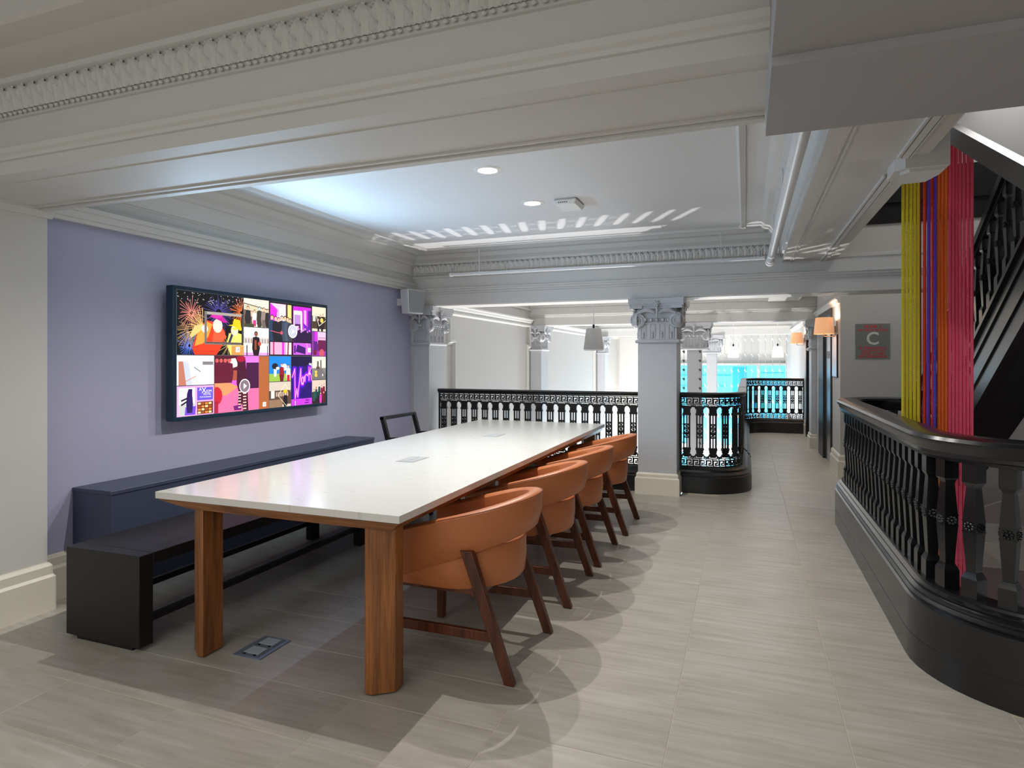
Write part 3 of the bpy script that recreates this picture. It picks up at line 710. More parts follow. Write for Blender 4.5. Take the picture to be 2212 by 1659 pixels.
names = ['nearest of the four tan leather barrel chairs along the white table',
         'second tan leather barrel chair from the camera beside the white table',
         'third tan leather barrel chair from the camera beside the white table',
         'farthest tan leather barrel chair, closest to the grey ionic column']
src = [ch0]+[copy_tree(ch0) for _ in range(3)]
for c, nm, y, x, rz in zip(src, names, (2.735, 3.62, 4.36, 5.165), (-1.21, -1.205, -1.195, -1.16), (0.0, 0.01, -0.01, 0.0)):
    c.location = (x, y, 0.0); c.rotation_euler = (0, 0, rz); tag(c, nm, 'chair', 'tan leather barrel chairs along the table')

# ------------------------------------------------------------------ black open-back armchair at the table's far left
t = empty('armchair', (-2.95, 5.2, 0), 'black open-frame armchair at the far left end of the white table', 'chair')
X0 = -3.10
b = MB()
lo, hi = 0.60, 0.855
for y in (4.93, 5.50): b.beam((X0+0.11, y, 0.40), (X0-0.02, y, hi), 0.030, 0.042, up=(1, 0, 0))
b.beam((X0-0.02, 4.915, hi-0.01), (X0-0.02, 5.515, hi-0.01), 0.042, 0.03)
b.build('back_frame', M_blackm, t, bevel=0.003)
b = MB(); b.box(-3.02, -2.54, 4.94, 5.49, 0.40, 0.46); b.build('seat', M_blackm, t, bevel=0.01)
for y in (4.93, 5.50):
    b = MB(); b.beam((X0+0.03, y, 0.655), (-2.63, y, 0.685), 0.034, 0.028); b.build('armrest', M_blackm, t, bevel=0.003)
    b = MB(); b.beam((-2.62, y, 0.004), (-2.62, y, 0.69), 0.03, 0.03); b.build('leg', M_blackm, t)
    b = MB(); b.beam((X0-0.02, y, 0.004), (X0+0.11, y, 0.44), 0.03, 0.036, up=(1, 0, 0)); b.build('leg', M_blackm, t)

# ------------------------------------------------------------------ bench and navy ledge
t = empty('bench', (-2.92, 3.7, 0), 'long dark lacquered bench in front of the navy wall ledge', 'bench')
b = MB(); b.box(-3.165, -2.665, 2.195, 4.775, 0.395, 0.452); b.build('seat', M_bench, t, bevel=0.003)
b = MB(); b.box(-3.165, -2.665, 2.12, 2.195, 0.018, 0.452); b.build('end_panel', M_bench, t, bevel=0.003)
b = MB(); b.box(-3.165, -2.665, 4.775, 4.85, 0.018, 0.452); b.build('end_panel', M_bench, t, bevel=0.003)
for x in (-3.13, -2.70):
    b = MB(); b.box(x-0.03, x+0.03, 3.92, 4.0, 0.0, 0.395); b.build('leg', M_bench, t)
    b = MB(); b.box(x-0.012, x+0.012, 2.195, 4.775, 0.115, 0.148); b.build('rail', M_bench, t)
b = MB(); b.box(-3.1, -2.72, 2.13, 2.18, 0.0, 0.018); b.build('foot_glide', M_blackm, t)
t = empty('wall_ledge', (-3.56, 3.85, 0), 'low navy painted ledge running along the lavender wall', 'ledge')
b = MB(); b.box(-3.72, -3.40, 2.53, 5.22, 0.0, 0.60); b.build('body', M_navy, t)
b = MB(); b.box(-3.72, -3.395, 2.525, 5.225, 0.60, 0.626); b.build('top_board', M_navy, t, bevel=0.004)

# ------------------------------------------------------------------ wall-mounted screen
TXF = -3.60; TYA, TYB, TZA, TZB = 3.114, 4.765, 0.962, 1.884
tv = empty('wall_screen', (-3.66, (TYA+TYB)/2, (TZA+TZB)/2), 'large wall screen showing a mosaic of party photographs', 'television')
b = MB(); b.box(-3.665, TXF-0.002, TYA, TYB, TZA, TZB); b.build('casing', mat('teal_black_casing', rgb(10, 44, 66), 0.35), tv, bevel=0.004)
b = MB(); b.box(-3.72, -3.665, 3.55, 4.30, 1.15, 1.70); b.build('wall_bracket', M_blackm, tv)
b = MB()
iy0, iy1, iz0, iz1 = TYA+0.026, TYB-0.026, TZA+0.026, TZB-0.026
b.box(TXF-0.002, TXF, iy0, iy1, iz0, iz1); b.build('screen', mat('screen_grey', rgb(70, 70, 72), 0.2, emit=rgb(96, 96, 98), estr=0.5), tv)
class Art:
    """flat emissive picture: shapes in panel units (u right, v up, 0..1), painted one over the other"""
    def __init__(s, y0, y1, z0, z1): s.b = MB(); s.k = 0; s.r = (y0, y1, z0, z1)
    def P(s, u, v, h):
        y0, y1, z0, z1 = s.r; u = min(1, max(0, u)); v = min(1, max(0, v))
        return (TXF+0.0004+h, y0+(y1-y0)*u, z0+(z1-z0)*v)
    def poly(s, pts, c):
        s.k += 1; h = s.k*0.000012
        s.b.add([s.P(u, v, h) for u, v in pts], [tuple(range(len(pts)))], c); return s
    def rect(s, u0, v0, u1, v1, c): return s.poly([(u0, v0), (u1, v0), (u1, v1), (u0, v1)], c)
    def oval(s, u, v, a, b_, c, n=14): return s.poly([(u+a*math.cos(2*PI*i/n), v+b_*math.sin(2*PI*i/n)) for i in range(n)], c)
    def line(s, pts, w_, c):
        y0, y1, z0, z1 = s.r; asp = (y1-y0)/(z1-z0)
        for (u0, v0), (u1, v1) in zip(pts, pts[1:]):
            dx, dy = (u1-u0)*asp, v1-v0; l = math.hypot(dx, dy) or 1; nx, ny = -dy/l*w_/2/asp, dx/l*w_/2
            ex, ey = dx/l*w_*.35/asp, dy/l*w_*.35
            s.poly([(u0-nx-ex, v0-ny-ey), (u1-nx+ex, v1-ny+ey), (u1+nx+ex, v1+ny+ey), (u0+nx-ex, v0+ny-ey)], c)
        return s
    def burst(s, u, v, R, c, n=30, r0=.1, w_=.006, a0=0, a1=360):
        y0, y1, z0, z1 = s.r; asp = (y1-y0)/(z1-z0)
        for i in range(n):
            a = math.radians(a0+(a1-a0)*i/n+random.uniform(-4, 4)); r = R*random.uniform(.6, 1.05)
            s.line([(u+R*r0*math.cos(a)/asp, v+R*r0*math.sin(a)), (u+r*math.cos(a)/asp, v+r*math.sin(a)-0.02)], w_, c)
        return s
    def man(s, u, v, h, coat, skin, legs=None, hair=None):
        s.oval(u, v+h*.88, h*.075, h*.095, hair or rgb(30, 20, 16)); s.oval(u, v+h*.86, h*.062, h*.08, skin)
        s.poly([(u-h*.16, v+h*.35), (u-h*.13, v+h*.74), (u-.02*h, v+h*.78), (u+.02*h, v+h*.78), (u+h*.13, v+h*.74), (u+h*.16, v+h*.35), (u+h*.1, v), (u-h*.1, v)], coat)
        if legs: s.rect(u-h*.1, v, u+h*.1, v+h*.36, legs)
        return s
    def play(s, u, v, R, fill):
        y0, y1, z0, z1 = s.r; asp = (y1-y0)/(z1-z0)
        s.oval(u, v, R/asp, R, rgb(255, 255, 255), 24); s.oval(u, v, R*.86/asp, R*.86, fill, 24)
        return s.poly([(u-R*.22/asp, v-R*.42), (u+R*.4/asp, v), (u-R*.22/asp, v+R*.42)], rgb(255, 255, 255))
    def badge(s, u, v, w_):
        y0, y1, z0, z1 = s.r; asp = (y1-y0)/(z1-z0); a = w_/asp
        s.rect(u, v, u+a, v+w_, rgb(255, 255, 255)); g = rgb(150, 150, 160)
        s.rect(u+a*.55, v, u+a*.70, v+w_*.72, g); s.rect(u+a*.42, v+w_*.42, u+a*.86, v+w_*.55, g); return s.rect(u+a*.6, v+w_*.68, u+a*.88, v+w_*.8, g)
    def done(s, label):
        me = s.b.mesh('photo_panel', fix=False, o=org(tv)); me.materials.append(M_screen)
        ca = me.color_attributes.new('Col', 'FLOAT_COLOR', 'CORNER'); d = []
        for p, c in zip(me.polygons, s.b.c):
            d += list(c)*p.loop_total
        ca.data.foreach_set('color', d)
        o = bpy.data.objects.new('photo_panel', me); C.objects.link(o); o.parent = tv; o['label'] = label
        return o
def L_(y): return iy0+(iy1-iy0)*y
ZM = iz0+(iz1-iz0)*0.488
g = 0.006
cols = [0, .355, .545, .877, 1.0]
def pan(u0, u1, v0, v1):
    return Art(L_(u0)+g/2, L_(u1)-g/2, iz0+(iz1-iz0)*v0+g/2, iz0+(iz1-iz0)*v1-g/2)
skin = rgb(246, 190, 160); dk = rgb(28, 22, 30)
a = pan(0, .375, .488, 1.0); a.rect(0, 0, 1, 1, rgb(10, 8, 12))
a.burst(.2, .66, .30, rgb(235, 140, 130), 34); a.burst(.36, .44, .36, rgb(240, 190, 110), 44, a0=90, a1=300); a.burst(.6, .70, .32, rgb(92, 84, 170), 60, .2, .005)
a.burst(.96, .74, .26, rgb(240, 120, 60), 26, a0=60, a1=300); a.burst(.17, .14, .26, rgb(80, 120, 230), 34); a.burst(.75, .16, .24, rgb(225, 190, 120), 16)
a.burst(.2, .4, .34, rgb(200, 160, 110), 30, .2, .004, 150, 290)
for _ in range(60): u, v = random.random(), random.uniform(.82, .99); a.oval(u, v, .006, .006, rgb(230, 225, 220), 5)
a.poly([(.24, 0), (.2, .12), (.26, .28), (.3, .44), (.42, .56), (.62, .52), (.7, .38), (.68, .22), (.6, .06), (.56, 0)], rgb(226, 60, 30))
a.poly([(.24, .14), (.3, .42), (.42, .54), (.5, .5), (.44, .3), (.36, .18)], rgb(250, 160, 60)); a.poly([(.5, .2), (.52, .42), (.66, .42), (.72, .3), (.62, .2)], rgb(240, 92, 56))
a.poly([(.17, .3), (.2, .27), (.36, .42), (.36, .5), (.24, .46)], rgb(250, 200, 120)); a.oval(.385, .42, .05, .065, rgb(255, 232, 220))
a.oval(.58, .48, .075, .115, rgb(255, 220, 205)); a.poly([(.46, .62), (.5, .68), (.62, .68), (.74, .55), (.68, .54), (.54, .60)], rgb(196, 30, 150)); a.oval(.57, .65, .08, .045, rgb(214, 50, 170))
a.poly([(.72, .2), (.76, .36), (.84, .4), (.97, .36), (1, .2), (1, 0), (.78, 0)], rgb(246, 220, 110)); a.poly([(.74, .2), (.8, .38), (.84, .38), (.78, .2)], rgb(50, 50, 80)); a.oval(.85, .42, .06, .09, rgb(250, 226, 190)); a.oval(.85, .45, .045, .02, rgb(250, 220, 60))
a.poly([(.74, .5), (.82, .52), (.84, .62), (.94, .60), (.96, .48), (1, .44), (.94, .42), (.84, .49)], rgb(250, 200, 20)); a.rect(.8, 0, 1, .16, rgb(214, 150, 80))
fr = rgb(120, 112, 106)
a.rect(.38, .66, .99, .705, rgb(170, 160, 150)); a.rect(.38, .17, .99, .215, fr); a.rect(.38, .17, .415, .70, fr); a.rect(.965, .17, .995, .70, rgb(60, 58, 56)); a.rect(.4, .195, .98, .205, dk); a.badge(.87, .05, .09)
a.done('fireworks photograph of two people in purple and yellow hats')
a = pan(.375, .545, .744, 1.0); a.rect(0, 0, 1, 1, rgb(246, 240, 206)); a.rect(0, .1, 1, .62, rgb(120, 90, 70)); a.poly([(0, .6), (0, .82), (.6, .72), (1, .66), (1, .5)], rgb(216, 204, 170)); a.line([(0, .82), (1, .66)], .03, rgb(60, 46, 40))
for k in range(5): a.rect(.05+k*.2, .36, .2+k*.2, .55, rgb(210, 190, 160))
a.man(.16, .0, .76, rgb(44, 40, 44), skin); a.man(.42, .02, .62, rgb(250, 240, 240), skin, rgb(214, 50, 140)); a.man(.62, .0, .78, rgb(60, 56, 50), rgb(190, 215, 225)); a.man(.8, .0, .76, rgb(150, 130, 122), skin, rgb(110, 96, 90)); a.man(.96, .0, .72, rgb(40, 36, 40), skin)
a.rect(0, 0, .4, .1, rgb(70, 72, 40)); a.done('group photograph of five guests standing together')
a = pan(.375, .545, .488, .744); a.rect(0, 0, 1, 1, rgb(250, 246, 252)); a.rect(0, .42, 1, .66, rgb(214, 206, 200))
for k in range(9): a.rect(.05+k*.11, .44, .11+k*.11, .6, rgb(150+10*(k % 3), 150, 146))
a.rect(0, .0, 1, .1, rgb(250, 160, 250)); a.rect(.1, 0, .14, .36, dk); a.rect(.93, 0, .96, .36, dk)
a.man(.48, -.1, 1.0, rgb(34, 14, 22), rgb(150, 80, 60)); a.oval(.62, .42, .07, .08, rgb(190, 70, 50)); a.rect(.42, .2, .5, .55, rgb(150, 70, 46)); a.done('photograph of a person in a dark suit holding a microphone')
a = pan(.545, .877, .488, 1.0); a.rect(0, 0, 1, 1, rgb(14, 8, 16))
a.rect(.02, .27, .37, .97, rgb(240, 170, 220)); a.poly([(.02, .97), (.02, .55), (.14, .62), (.2, .97)], rgb(226, 40, 220)); a.rect(.22, .55, .36, .97, rgb(255, 246, 250)); a.poly([(.02, .97), (.36, .97), (.18, .86)], rgb(255, 200, 240))
a.rect(.38, .27, .5, .97, rgb(226, 216, 130)); a.rect(.38, .27, .41, .97, rgb(90, 50, 60))
for u, c, l in ((.06, rgb(40, 60, 90), .5), (.14, rgb(30, 24, 36), .48), (.21, rgb(26, 26, 34), .46), (.28, rgb(30, 26, 34), .5), (.35, rgb(60, 70, 90), .5), (.41, rgb(70, 84, 104), .48), (.47, rgb(60, 60, 70), .46)): a.man(u, .27, l, c, skin)
a.line([(.03, .46), (.18, .43), (.3, .42)], .012, rgb(220, 90, 130)); a.oval(.27, .43, .025, .035, rgb(240, 80, 90))
a.rect(.54, .27, .98, .96, rgb(206, 30, 226)); a.rect(.55, .6, .75, .88, rgb(248, 226, 255)); a.rect(.57, .62, .72, .8, rgb(180, 140, 200)); a.rect(.72, .3, .76, .86, rgb(250, 230, 255)); a.rect(.8, .4, .86, .9, rgb(236, 170, 250)); a.rect(.9, .5, .98, .9, rgb(90, 20, 140)); a.rect(.58, .42, .72, .62, rgb(80, 30, 90)); a.rect(.61, .42, .68, .58, rgb(230, 210, 240)); a.poly([(.78, .66), (.98, .5), (.98, .27), (.86, .27)], rgb(110, 20, 190))
for k in range(8): a.man(.57+k*.053, .27, .24+.03*(k % 3), rgb(40, 10, 60), rgb(230, 130, 220))
a.rect(.02, .02, .5, .25, rgb(244, 170, 200)); a.rect(.08, .02, .11, .25, rgb(180, 40, 100)); a.rect(.28, .02, .33, .25, rgb(220, 40, 210)); a.rect(.38, .02, .49, .25, rgb(255, 240, 226)); a.poly([(.4, .02), (.43, .02), (.44, .25), (.41, .25)], rgb(130, 24, 60))
a.rect(.54, .02, .98, .25, rgb(200, 90, 240)); a.poly([(.6, .08), (.64, .22), (.84, .16), (.84, .03)], rgb(60, 10, 100)); a.rect(.56, .05, .6, .2, rgb(70, 20, 110)); a.rect(.86, .02, .9, .25, rgb(250, 120, 255)); a.badge(.9, .07, .09)
a.play(.53, .47, .13, rgb(196, 196, 224)); a.done('magenta video panel of guests with a white play button')
a = pan(.877, 1.0, .744, 1.0); a.rect(0, 0, 1, 1, rgb(226, 216, 190)); a.rect(0, .1, 1, .62, rgb(70, 52, 40)); a.rect(.05, .4, .25, .66, rgb(210, 210, 200)); a.man(.6, .1, .62, dk, skin); a.man(.8, .1, .66, dk, skin); a.man(.45, .0, .55, dk, skin); a.man(.72, -.1, .6, dk, skin); a.oval(.7, .46, .12, .1, rgb(236, 200, 90)); a.line([(.3, .62), (.75, .92), (1, .55)], .03, rgb(246, 226, 200)); a.line([(.3, .62), (.5, .22), (1, .46)], .03, rgb(246, 226, 200)); a.done('photograph of friends inside a tilted white frame')
a = pan(.877, 1.0, .488, .744); a.rect(0, 0, 1, 1, rgb(150, 40, 170)); a.rect(.2, .6, .36, 1, rgb(210, 40, 230)); a.rect(.4, .5, 1, 1, rgb(226, 190, 236)); a.rect(.1, .2, .4, .6, rgb(90, 20, 120))
for k in range(5): a.man(.5+k*.11, .2, .6, rgb(100, 16, 70), rgb(250, 170, 190))
a.oval(.7, .12, .2, .17, rgb(200, 80, 100)); a.oval(.2, .14, .12, .12, rgb(110, 20, 50)); a.done('purple lit photograph of a crowd')
a = pan(0, .2, .245, .488); a.rect(0, 0, 1, 1, rgb(252, 250, 252)); a.rect(.05, 0, 1, .8, rgb(226, 226, 230)); a.poly([(.04, .8), (.16, .8), (.24, 0), (.04, 0)], rgb(190, 120, 100)); a.poly([(.16, .8), (.3, .76), (.4, 0), (.24, 0)], rgb(200, 206, 226)); a.poly([(.3, .7), (.5, .3), (.5, 0), (1, 0), (1, .6), (.8, .75), (.5, .7)], rgb(255, 255, 255)); a.rect(.68, .68, .98, .8, rgb(130, 126, 130)); a.line([(.1, .05), (.5, .3)], .02, rgb(214, 110, 80)); a.line([(.45, .6), (.62, .45)], .03, rgb(90, 110, 100)); a.done('overexposed white photograph')
a = pan(0, .2, 0, .245); a.rect(0, 0, 1, 1, rgb(250, 170, 244)); a.rect(.05, .03, .47, .94, rgb(250, 246, 240)); a.rect(.05, .03, .47, .4, rgb(196, 200, 196)); a.poly([(.2, .03), (.22, .3), (.5, .32), (.48, .03)], rgb(120, 70, 220)); a.poly([(.24, .4), (.26, .74), (.3, .9), (.4, .9), (.4, .7), (.42, .4), (.4, .1), (.26, .1)], rgb(36, 16, 90)); a.line([(.28, .6), (.12, .52)], .06, rgb(26, 16, 50)); a.line([(.28, .5), (.12, .38)], .06, rgb(26, 16, 50))
a.rect(.53, .50, .97, .94, rgb(106, 84, 214)); a.rect(.53, .03, .97, .45, rgb(90, 30, 10))
for k in range(4):
    for q in range(4): a.rect(.55+k*.1, .05+q*.1, .63+k*.1, .12+q*.1, (rgb(250, 214, 150), rgb(236, 140, 50), rgb(170, 80, 30))[(k*2+q) % 3])
a.done('small triptych with a violet lettered card')
a = pan(.2, .545, 0, .488); a.rect(0, 0, 1, 1, rgb(244, 110, 160)); a.rect(0, .62, .7, 1, rgb(90, 16, 44)); a.rect(.5, .7, .84, 1, rgb(250, 120, 240)); a.rect(.56, .4, .8, .88, rgb(66, 10, 60))
a.poly([(0, .6), (.3, .62), (.4, .44), (.2, .3), (0, .3)], rgb(250, 150, 100)); a.poly([(.12, .56), (.4, .62), (.5, .4), (.3, .5)], rgb(214, 90, 210)); a.poly([(.2, .94), (.36, .96), (.42, .82), (.3, .78)], rgb(255, 236, 220)); a.rect(.22, .56, .4, .74, rgb(170, 80, 60))
for k in range(4): a.man(.04+k*.07, .52, .46, rgb(100, 14, 46), rgb(220, 90, 90))
a.poly([(.38, .5), (.4, .98), (.54, .98), (.58, .5), (.6, 0), (.5, 0), (.48, .14), (.44, .02), (.4, .1), (.42, .34)], rgb(70, 8, 40)); a.oval(.46, .95, .08, .06, rgb(170, 14, 50)); a.poly([(.32, .1), (.34, .02), (.47, .02), (.46, .12)], rgb(110, 20, 110))
for k in range(6): a.rect(.41, .06+k*.055, .46, .08+k*.055, rgb(255, 210, 190)); a.rect(.50, .03+k*.055, .56, .05+k*.055, rgb(255, 210, 190))
a.oval(.03, .3, .1, .16, rgb(200, 30, 50)); a.rect(0, 0, .06, .2, rgb(170, 20, 60)); a.rect(.8, 0, 1, 1, rgb(176, 98, 50)); a.badge(.88, .04, .085); a.play(.53, .45, .13, rgb(132, 110, 122)); a.done('pink video panel of a dancing figure with a grey play button')
a = pan(.545, .708, .245, .488); a.rect(0, .28, 1, 1, rgb(24, 130, 226)); a.rect(0, 0, 1, .3, rgb(150, 190, 70)); a.oval(.26, .6, .14, .13, dk); a.poly([(.2, .5), (.34, .46), (.32, .2), (.22, .18)], rgb(240, 240, 236)); a.oval(.38, .52, .08, .06, rgb(240, 236, 236)); a.oval(.7, .56, .12, .14, rgb(250, 250, 250)); a.man(.57, .0, .74, rgb(150, 20, 34), skin, rgb(110, 14, 30), rgb(130, 16, 50)); a.man(.88, .0, .68, rgb(250, 236, 226), skin, rgb(200, 30, 56), rgb(56, 30, 26)); a.done('photograph of two people with a black and white cow')
a = pan(.545, .708, 0, .245); a.rect(0, 0, 1, 1, rgb(212, 196, 180)); a.rect(0, .1, 1, .66, rgb(90, 66, 54)); a.rect(.08, .36, .24, .66, rgb(226, 224, 214)); a.rect(0, .0, .6, .3, rgb(150, 116, 90))
for k in range(6): a.rect(.3+k*.1, .42, .37+k*.1, .6, rgb(200, 170, 150))
a.man(.74, -.05, .66, dk, skin); a.oval(.74, .62, .1, .07, rgb(246, 196, 20)); a.line([(.4, .46), (.72, .9), (1, .6)], .025, rgb(250, 228, 190)); a.line([(.4, .46), (.8, .0)], .025, rgb(250, 228, 190)); a.done('library photograph of a person in a yellow hat inside a diamond frame')
a = pan(.708, .877, 0, .488)
a = pan(.708, .877, 0, .488); NW = 12
a.rect(0, 0, 1, 1, rgb(40, 12, 110)); a.rect(0, .8, 1, 1, rgb(24, 8, 60))
for k in range(24): a.rect(0, .16+k*.027, 1, .162+k*.027, rgb(24, 8, 80))
a.rect(.86, .74, 1, .86, rgb(220, 214, 250))
word = [[(.04, .58), (.16, .75), (.18, .14), (.26, .34), (.3, .17), (.45, .75), (.46, .5), (.5, .42), (.57, .45), (.59, .52), (.55, .58), (.49, .54), (.5, .46), (.56, .42), (.6, .5), (.6, .56), (.66, .6), (.655, .48), (.67, .6), (.72, .63), (.78, .6), (.86, .68)], [(.86, .78), (.855, .5)], [(.96, .77), (.87, .62), (.93, .65), (.96, .6), (.99, .5)]]
for wd, c in ((.12, rgb(70, 10, 190)), (.06, rgb(150, 10, 240)), (.026, rgb(250, 60, 255)), (.012, rgb(255, 200, 255))):
    for ln in word: a.line(ln, wd, c)
a.rect(0, 0, 1, .13, rgb(200, 60, 236)); a.rect(.17, 0, .2, .1, rgb(255, 210, 255)); a.rect(.65, .03, .84, .05, rgb(70, 20, 90)); a.rect(.68, .08, .86, .1, rgb(70, 20, 90)); a.done('dark violet panel with the pink neon word Work')
a = pan(.877, 1.0, .245, .488); a.rect(0, 0, 1, 1, rgb(130, 126, 120)); a.rect(0, .5, 1, 1, rgb(226, 220, 204)); a.rect(.36, .5, .48, .8, rgb(80, 80, 76)); a.rect(.6, .45, .68, .85, rgb(60, 60, 60)); a.poly([(0, 0), (.3, .5), (.7, .5), (1, .2), (1, 0)], rgb(112, 108, 108)); a.oval(.28, .2, .1, .09, rgb(236, 190, 80)); a.oval(.28, .34, .09, .06, rgb(236, 196, 90)); a.rect(.3, .46, .55, .56, rgb(96, 66, 50)); a.rect(.74, .14, .8, .24, rgb(250, 250, 250)); a.done('photograph of an empty grey hall')
a = pan(.877, 1.0, 0, .245); a.rect(0, 0, 1, 1, rgb(226, 196, 180)); a.rect(0, 0, 1, .5, rgb(40, 30, 34))
for u, v, c, f in ((.3, .2, rgb(30, 70, 70), rgb(236, 110, 50)), (.52, .3, rgb(30, 60, 60), rgb(220, 236, 240)), (.7, .25, rgb(130, 20, 60), skin), (.86, .3, rgb(110, 20, 50), rgb(250, 200, 214)), (.14, .1, rgb(40, 80, 70), skin), (.62, -.05, rgb(220, 60, 180), skin), (.85, -.02, rgb(90, 30, 40), skin)): a.man(u, v, .55, c, f)
a.done('crowded group photograph with costumes')
def text(s, size, parent, mt, loc, rot, name='lettering', ext=0.001, align='CENTER', sx=1.0, spacing=1.0, label=None):
    c = bpy.data.curves.new(name, 'FONT'); c.body = s; c.size = size; c.align_x = align; c.align_y = 'CENTER'; c.extrude = ext; c.resolution_u = 3; c.space_line = spacing; c.offset = size*0.016 if parent.name.startswith('stair') else 0
    o = bpy.data.objects.new(name+'_tmp', c); C.objects.link(o)
    dg = bpy.context.evaluated_depsgraph_get(); me = bpy.data.meshes.new_from_object(o.evaluated_get(dg)); bpy.data.objects.remove(o)
    me.materials.clear(); me.materials.append(mt)
    m = bpy.data.objects.new(name, me); C.objects.link(m); m.parent = parent; m.location = Vector(loc)-org(parent); m.rotation_euler = rot; m.scale = (sx, 1, 1)
    if label: m['label'] = label
    return m
M_tvtxt = mat('screen_white_text', (0.01, 0.01, 0.01, 1), emit=(1, 1, 1, 1), estr=1.2)
yv = L_(.2*.75); zv = iz0+(iz1-iz0)*.245
for s_, dz, sz, dy_ in (('A', .86, .034, -.045), ('X', .815, .058, -.014), ('IOM', .79, .026, .03), ('HOTEL', .695, .022, .015), ('THE WORKING', .60, .0145, 0)):
    text(s_, sz, tv, M_tvtxt, (TXF+0.003, yv+dy_, iz0+(iz1-iz0)*.245*dz), (PI/2, 0, PI/2), ext=0.0)

# ------------------------------------------------------------------ corner loudspeaker
t = empty('wall_loudspeaker', (-3.60, 6.2, 2.04), 'white wall loudspeaker with grey front beside the far pilaster', 'loudspeaker')
b = MB(); b.hexa([(-3.62, 6.12, 1.905), (-3.50, 6.06, 1.905), (-3.44, 6.28, 1.905), (-3.56, 6.34, 1.905), (-3.64, 6.11, 2.17), (-3.50, 6.04, 2.17), (-3.42, 6.30, 2.17), (-3.56, 6.36, 2.17)])
b.build('cabinet', M_plastic, t, bevel=0.006)
b = MB(); b.hexa([(-3.497, 6.073, 1.915), (-3.488, 6.068, 1.915), (-3.432, 6.272, 1.915), (-3.441, 6.277, 1.915), (-3.497, 6.052, 2.16), (-3.488, 6.048, 2.16), (-3.412, 6.292, 2.16), (-3.421, 6.297, 2.16)])
b.build('grille', M_grille, t)
b = MB(); b.box(-3.72, -3.60, 6.18, 6.26, 2.0, 2.08); b.build('bracket', M_plastic, t)

# ------------------------------------------------------------------ recessed downlights, access point, sprinkler pipes
dlab = ['recessed downlight hidden behind the near beam', 'nearer of the two lit ceiling downlights', 'farther of the two lit ceiling downlights, beside the white box']
for (x, y), lb in zip(DL, dlab):
    t = empty('downlight', (x, y, CZ), lb, 'ceiling light', 'downlights over the table')
    b = MB(); b.lathe([(0.062, -0.001), (0.066, -0.006), (0.088, -0.005), (0.094, 0.0)], 32, (x, y, CZ)); b.build('trim_ring', M_plastic, t, True)
    b = MB(); b.lathe([(0.0, -0.0025), (0.045, -0.003), (0.063, -0.002)], 24, (x, y, CZ)); b.build('lens', M_glow, t)
t = empty('ceiling_access_point', (-1.30, 4.735, CZ), 'flat square white box on the ceiling beside the downlights', 'ceiling device')
b = MB(); b.frustum(-1.30, 4.735, CZ-0.045, 0.075, 0.12, CZ-0.012, 0.095, 0.135); b.box(-1.385, -1.215, 4.61, 4.86, CZ-0.012, CZ); b.build('housing', M_plastic, t, bevel=0.005)
b = MB()
for k in range(5): b.box(-1.35+k*0.016, -1.343+k*0.016, 4.603, 4.607, CZ-0.034, CZ-0.028)
b.build('vent_slot', M_dark, t)
t = empty('sprinkler_pipe', (-1.5, 6.25, 2.33), 'thin white pipe hung below the far cornice', 'pipe')
b = MB(); b.tube([(-3.07, 6.25, 2.33), (0.165, 6.25, 2.33)], 0.016, 10); b.tube([(-3.085, 6.25, 2.33), (-3.05, 6.25, 2.33)], 0.022, 10); b.build('pipe_run', M_pipe, t, True)
for x in (-2.73, -0.22):
    b = MB(); b.tube([(x, 6.25, 2.35), (x, 6.25, 2.60)], 0.004, 6); b.tube([(x-0.012, 6.25, 2.33), (x+0.012, 6.25, 2.33)], 0.022, 10); b.build('hanger', M_pipe, t, True)
for x in (-3.05, 0.12):
    b = MB(); b.tube([(x, 6.25, 2.345), (x, 6.25, 2.395)], 0.008, 8); b.lathe([(0.0, 0.05), (0.016, 0.052), (0.016, 0.058), (0.0, 0.06)], 10, (x, 6.25, 2.34)); b.build('sprinkler_head', M_steel, t, True)
t = empty('sprinkler_main', (0.215, 4.3, 2.27), 'thick white pipe running back along the stairwell beam', 'pipe')
b = MB(); b.tube([(0.213, 2.1, 2.30), (0.213, 6.30, 2.30)], 0.033, 16); b.build('pipe_run', M_pipe, t, True)
b = MB(); b.tube([(0.213, 6.24, 2.30), (0.213, 6.34, 2.30)], 0.042, 16); b.build('coupling', M_pipe, t, True)
for k in range(3):
    b = MB(); b.tube([(0.213, 2.9+k*1.3, 2.33), (0.213, 2.9+k*1.3, 2.60)], 0.005, 6); b.build('hanger', M_pipe, t)
t = empty('sprinkler_pipe', (-1.0, 10.3, 2.36), 'thin white pipe below the ceiling beyond the ionic column', 'pipe')
b = MB(); b.tube([(-2.6, 10.3, 2.36), (0.72, 10.3, 2.36)], 0.016, 8); b.tube([(0.72, 10.3, 2.36), (0.60, 7.2, 2.36)], 0.03, 10); b.build('pipe_run', M_pipe, t, True)
for x in (-2.1, -0.3):
    b = MB(); b.tube([(x, 10.3, 2.36), (x, 10.3, 2.6)], 0.004, 6); b.build('hanger', M_pipe, t)

